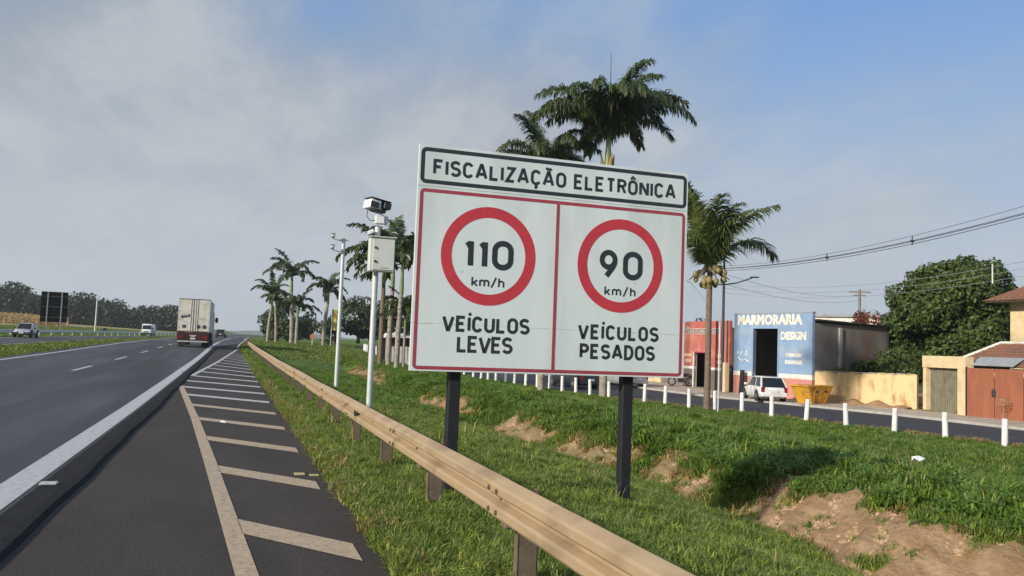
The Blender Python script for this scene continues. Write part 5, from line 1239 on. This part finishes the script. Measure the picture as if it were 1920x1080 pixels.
def tuft(name, nb, h, w, spread, lean, material, seed, dry=.08):
    rg = np.random.default_rng(seed); V, Fs, tint = [], [], []
    for k in range(nb):
        a = rg.uniform(0, 6.28); r = spread*math.sqrt(rg.random()); p = np.array([math.cos(a)*r, math.sin(a)*r, -.02]); d = rg.uniform(0, 6.28); le = h*rg.uniform(.55, 1.15); ln = lean*rg.uniform(.3, 1.3)
        dv = np.array([math.cos(d), math.sin(d), 0.]); sv = np.array([-dv[1], dv[0], 0])*w*.5; b = len(V)
        m1 = p+dv*le*ln*.30+np.array([0, 0, le*.55]); m2_ = p+dv*le*ln*.95+np.array([0, 0, le*(.95-.35*ln)])
        V += [p-sv, p+sv, m1+sv*.85, m1-sv*.85, m2_]; Fs += [(b, b+1, b+2, b+3), (b+3, b+2, b+4)]
        k_ = rg.uniform(.65, 1.35); c = (k_*1.9, k_*1.45, k_*1.2) if rg.random() < dry else (k_, k_, k_); tint += [c, c]
    me = bpy.data.meshes.new(name); me.from_pydata([tuple(v) for v in V], [], Fs); me.materials.append(material)
    at = me.attributes.new('tint', 'FLOAT_COLOR', 'FACE'); at.data.foreach_set('color', np.array([(*c, 1) for c in tint], np.float32).ravel()); me.update(); return me
def lib(name, meshes):
    c = bpy.data.collections.new(name)
    for i, m_ in enumerate(meshes): c.objects.link(bpy.data.objects.new(name, m_))
    return c
def scatter(name, label, pts, scl, rot, coll):
    me = bpy.data.meshes.new(name); me.from_pydata([tuple(p) for p in pts], [], [])
    a = me.attributes.new('scl', 'FLOAT', 'POINT'); a.data.foreach_set('value', np.asarray(scl, np.float32))
    a = me.attributes.new('rot', 'FLOAT_VECTOR', 'POINT'); a.data.foreach_set('vector', np.asarray(rot, np.float32).ravel())
    o = link(bpy.data.objects.new(name, me)); tag(o, label, None, None, 'stuff')
    ng = bpy.data.node_groups.new(name, 'GeometryNodeTree'); ng.interface.new_socket('Geometry', in_out='INPUT', socket_type='NodeSocketGeometry'); ng.interface.new_socket('Geometry', in_out='OUTPUT', socket_type='NodeSocketGeometry')
    N, L = ng.nodes, ng.links; gi = N.new('NodeGroupInput'); go = N.new('NodeGroupOutput'); ip = N.new('GeometryNodeInstanceOnPoints'); ci = N.new('GeometryNodeCollectionInfo')
    ci.inputs[0].default_value = coll; ci.inputs['Separate Children'].default_value = True; ci.inputs['Reset Children'].default_value = True; ip.inputs['Pick Instance'].default_value = True
    s = N.new('GeometryNodeInputNamedAttribute'); s.data_type = 'FLOAT'; s.inputs[0].default_value = 'scl'; r = N.new('GeometryNodeInputNamedAttribute'); r.data_type = 'FLOAT_VECTOR'; r.inputs[0].default_value = 'rot'
    L.new(gi.outputs[0], ip.inputs['Points']); L.new(ci.outputs[0], ip.inputs['Instance']); L.new(s.outputs[0], ip.inputs['Scale']); L.new(r.outputs[0], ip.inputs['Rotation']); L.new(ip.outputs[0], go.inputs[0])
    md = o.modifiers.new('scatter', 'NODES'); md.node_group = ng; return o
GA = grass_mat('grass_green', (.125, .200, .030), (.275, .325, .070)); GB = grass_mat('grass_bank', (.090, .170, .022), (.185, .270, .042)); GC = grass_mat('grass_pale', (.17, .21, .06), (.26, .26, .10)); GD = grass_mat('grass_dryish', (.20, .16, .06), (.34, .27, .13))
near_l = lib('tuft', [tuft('tuft', 36, .165, .012, .12, .9, GA, 100+i, .05) for i in range(5)])
mid_l = lib('bank_tuft', [tuft('bank_tuft', 32, .15, .018, .17, 1.0, GB, 120+i, .05) for i in range(5)])
bush_l = lib('weed', [tuft('weed', 90, .27, .030, .26, 1.25, GB, 140+i, .02) for i in range(5)])
far_l = lib('far_tuft', [tuft('far_tuft', 20, .24, .06, .34, 1.0, GA, 160+i, .1) for i in range(4)])
wisp_l = lib('wisp', [tuft('wisp', 9, .48, .012, .10, .9, GC, 180+i, .3) for i in range(4)])
dry_l = lib('dry_tuft', [tuft('dry_tuft', 22, .22, .02, .15, 1.0, GD, 200+i, .3) for i in range(3)])
def pts_in(n, x0, x1, y0, y1, keep):
    X = rng.uniform(x0, x1, n); Y = y0+(y1-y0)*rng.random(n); az = np.degrees(np.arctan2(X, Y)); k = (az > -17.5) & (az < 55) & keep(X, Y); return X[k], Y[k]
FAR_G = grass_mat('grass_far', (.105, .165, .028), (.20, .25, .05))
far_l = lib('far_tuft', [tuft('far_tuft', 20, .22, .06, .34, 1.0, FAR_G, 160+i, .1) for i in range(4)])
def scat(name, label, XY, smin, smax, coll, sink=.0):
    X = np.concatenate([a for a, b in XY]); Y = np.concatenate([b for a, b in XY]); n = len(X)
    Z = T(X, Y)+.055*vnoise(X*.9, Y*.8)*np.where(X < 1.3, 0, 1)+.03*vnoise(X*2.3+5, Y*2.1)*np.where(X < 1.3, 0, 1)-sink
    e = ss(0, .5, X-x_right(Y)); Z = np.where(X > 0, T(X, Y)+(Z-T(X, Y))*e, Z)
    return scatter(name, label, np.stack([X, Y, Z], 1), rng.uniform(smin, smax, n), np.stack([rng.normal(0, .18, n), rng.normal(0, .18, n), rng.uniform(0, 6.28, n)], 1), coll)
ks = lambda X, Y: (soil(X, Y) < .35) & (X > x_right(Y)-.03+.06*vnoise(X*0+2, Y*2.2)) & (rng.random(len(X)) < .82+.3*vnoise(X*.5, Y*.6))
scat('verge_grass', 'rough green grass along the shoulder and in the ditch', [pts_in(21000, 1.25, 8.2, 3.5, 14, ks), pts_in(9000, 1.25, 8.2, 14, 24, ks), pts_in(3500, 1.22, 1.75, 4, 26, ks), pts_in(3500, .95, 2.4, 24, 62, ks)], .5, 1.1, near_l, .01)
scat('bank_grass', 'bright green grass on the bank beyond the ditch', [pts_in(9000, 1.2, 8, 24, 48, ks), pts_in(26000, 7.6, 24.5, 5, 34, lambda X, Y: ks(X, Y) & (X < x_boll(Y)+.55)), pts_in(9000, 7.6, 22, 34, 62, lambda X, Y: ks(X, Y) & (X < x_boll(Y)+.5))], .6, 1.3, mid_l, .01)
scat('bank_weeds', 'bushy broad-leaved weeds on the face of the bank', [pts_in(3600, 7.9, 12.5, 5, 45, lambda X, Y: (soil(X, Y) < .2) & (vnoise(X*.35+1, Y*.22) > -.15)), pts_in(900, 12, 20, 8, 40, lambda X, Y: (X < x_boll(Y)-.8) & (vnoise(X*.5+4, Y*.4) > .25))], .40, 1.15, bush_l, .02)
scat('far_grass', 'green grass of the far lawn, the median and the embankment', [pts_in(9000, 1.0, 22, 60, 140, lambda X, Y: (X > x_right(Y)+.1) & (X < x_boll(Y)+.4)), pts_in(9000, -14, -7, 34, 210, lambda X, Y: (X < x_edge(Y)-.05) & (X-cshift(Y) > OPP_N+.1)), pts_in(6000, -36, -20, 75, 260, lambda X, Y: (X-cshift(Y) < OPP_F-.2))], .5, 1.1, far_l, .02)
scat('wispy_weeds', 'thin pale wispy weeds near the guard rail', [pts_in(150, 1.6, 7, 3.5, 22, ks), pts_in(500, 8.5, 22, 6, 34, lambda X, Y: (X < x_boll(Y)+.3))], .5, 1.1, wisp_l, .01)
scat('dry_weeds', 'dry weeds at the edges of the bare earth, bollards and walls', [pts_in(420, 1.22, 1.5, 3, 40, lambda X, Y: (X > x_right(Y)-.06) & (X < x_right(Y)+.22)), pts_in(5200, 7.2, 9, 4, 54, lambda X, Y: (soil(X, Y) > .1) & (soil(X, Y) < .75)), pts_in(9000, 20, 25, 15, 45, lambda X, Y: np.abs(X-x_boll(Y)-.45) < .28), pts_in(6000, 31.5, 35, 34, 43, lambda X, Y: np.abs(X-(34.4-(Y-35.9)*.345)) < .35)], .4, 1.0, dry_l, .0)
def clod(seed):
    rg = np.random.default_rng(seed); bm = bmesh.new(); bmesh.ops.create_icosphere(bm, subdivisions=1, radius=.06)
    for v in bm.verts: v.co *= rg.uniform(.6, 1.3); v.co.z *= .7
    me_ = bpy.data.meshes.new('clod'); bm.to_mesh(me_); bm.free(); me_.materials.append(M['clod']); return me_
M['clod'] = mat('clod', (.40, .27, .16), .95, var=.3, vscale=9, bump=.5, bscale=40)
clod_l = lib('clod', [clod(300+i) for i in range(5)])
scat('earth_clods', 'clods and small stones on the bare earth banks', [pts_in(30000, 7.0, 9.4, 4, 26, lambda X, Y: (soil(X, Y) > .35) & (vnoise(X*2+1, Y*1.6) > -.2))], .15, 1.0, clod_l, .02)
scat('bank_sprouts', 'sparse grass sprouting from the bare earth', [pts_in(4200, 7.2, 9.2, 4, 40, lambda X, Y: (soil(X, Y) > .4) & (vnoise(X*1.2+7, Y*1.4) > .22))], .35, .9, near_l, .02)
mb = MB(); V = []
for i in range(22):
    t = i/21; x0 = 34.55-1.75*t; y0 = 36.0+5.2*t; h = .28*(.5+.5*math.sin(i*1.1))*math.sin(math.pi*min(1, t*1.1))+.10
    V += [(x0-.75, y0-.2, -.80), (x0-.35, y0-.1, -.80+h*.8), (x0-.05, y0, -.80+h), (x0+.02, y0, -.85)]
n_ = 22; mb.add(V, [(4*i+k, 4*i+4+k, 4*i+5+k, 4*i+1+k) for i in range(n_-1) for k in range(3)], True)
tag(mb.build('earth_heap', mat('earth', (.34, .21, .12), .95, var=.25, vscale=5, c3=(.20, .15, .06), c3s=3, bump=.6, bscale=10)), 'low heap of brown earth along the foot of the yellow wall', 'earth heap')

# ------------------------------------------------------------------ morning haze
hz = MB().box((0, 1600, 9.5), (3400, 3500, 37)).build('haze', None) if False else None
hm = bpy.data.materials.new('haze'); hm.use_nodes = True; nt = hm.node_tree; nt.nodes.remove(nt.nodes['Principled BSDF'])
pv_ = nt.nodes.new('ShaderNodeVolumePrincipled'); pv_.inputs['Color'].default_value = (.86, .90, .95, 1); pv_.inputs['Density'].default_value = HAZE; pv_.inputs['Anisotropy'].default_value = .2
nt.links.new(pv_.outputs[0], nt.nodes['Material Output'].inputs['Volume'])
if HAZE > 0:
    hz = MB().box((0, 1780, 22), (2900, 3760, 64)).build('haze', hm); tag(hz, 'thin morning haze over the fields', None, None, 'stuff')
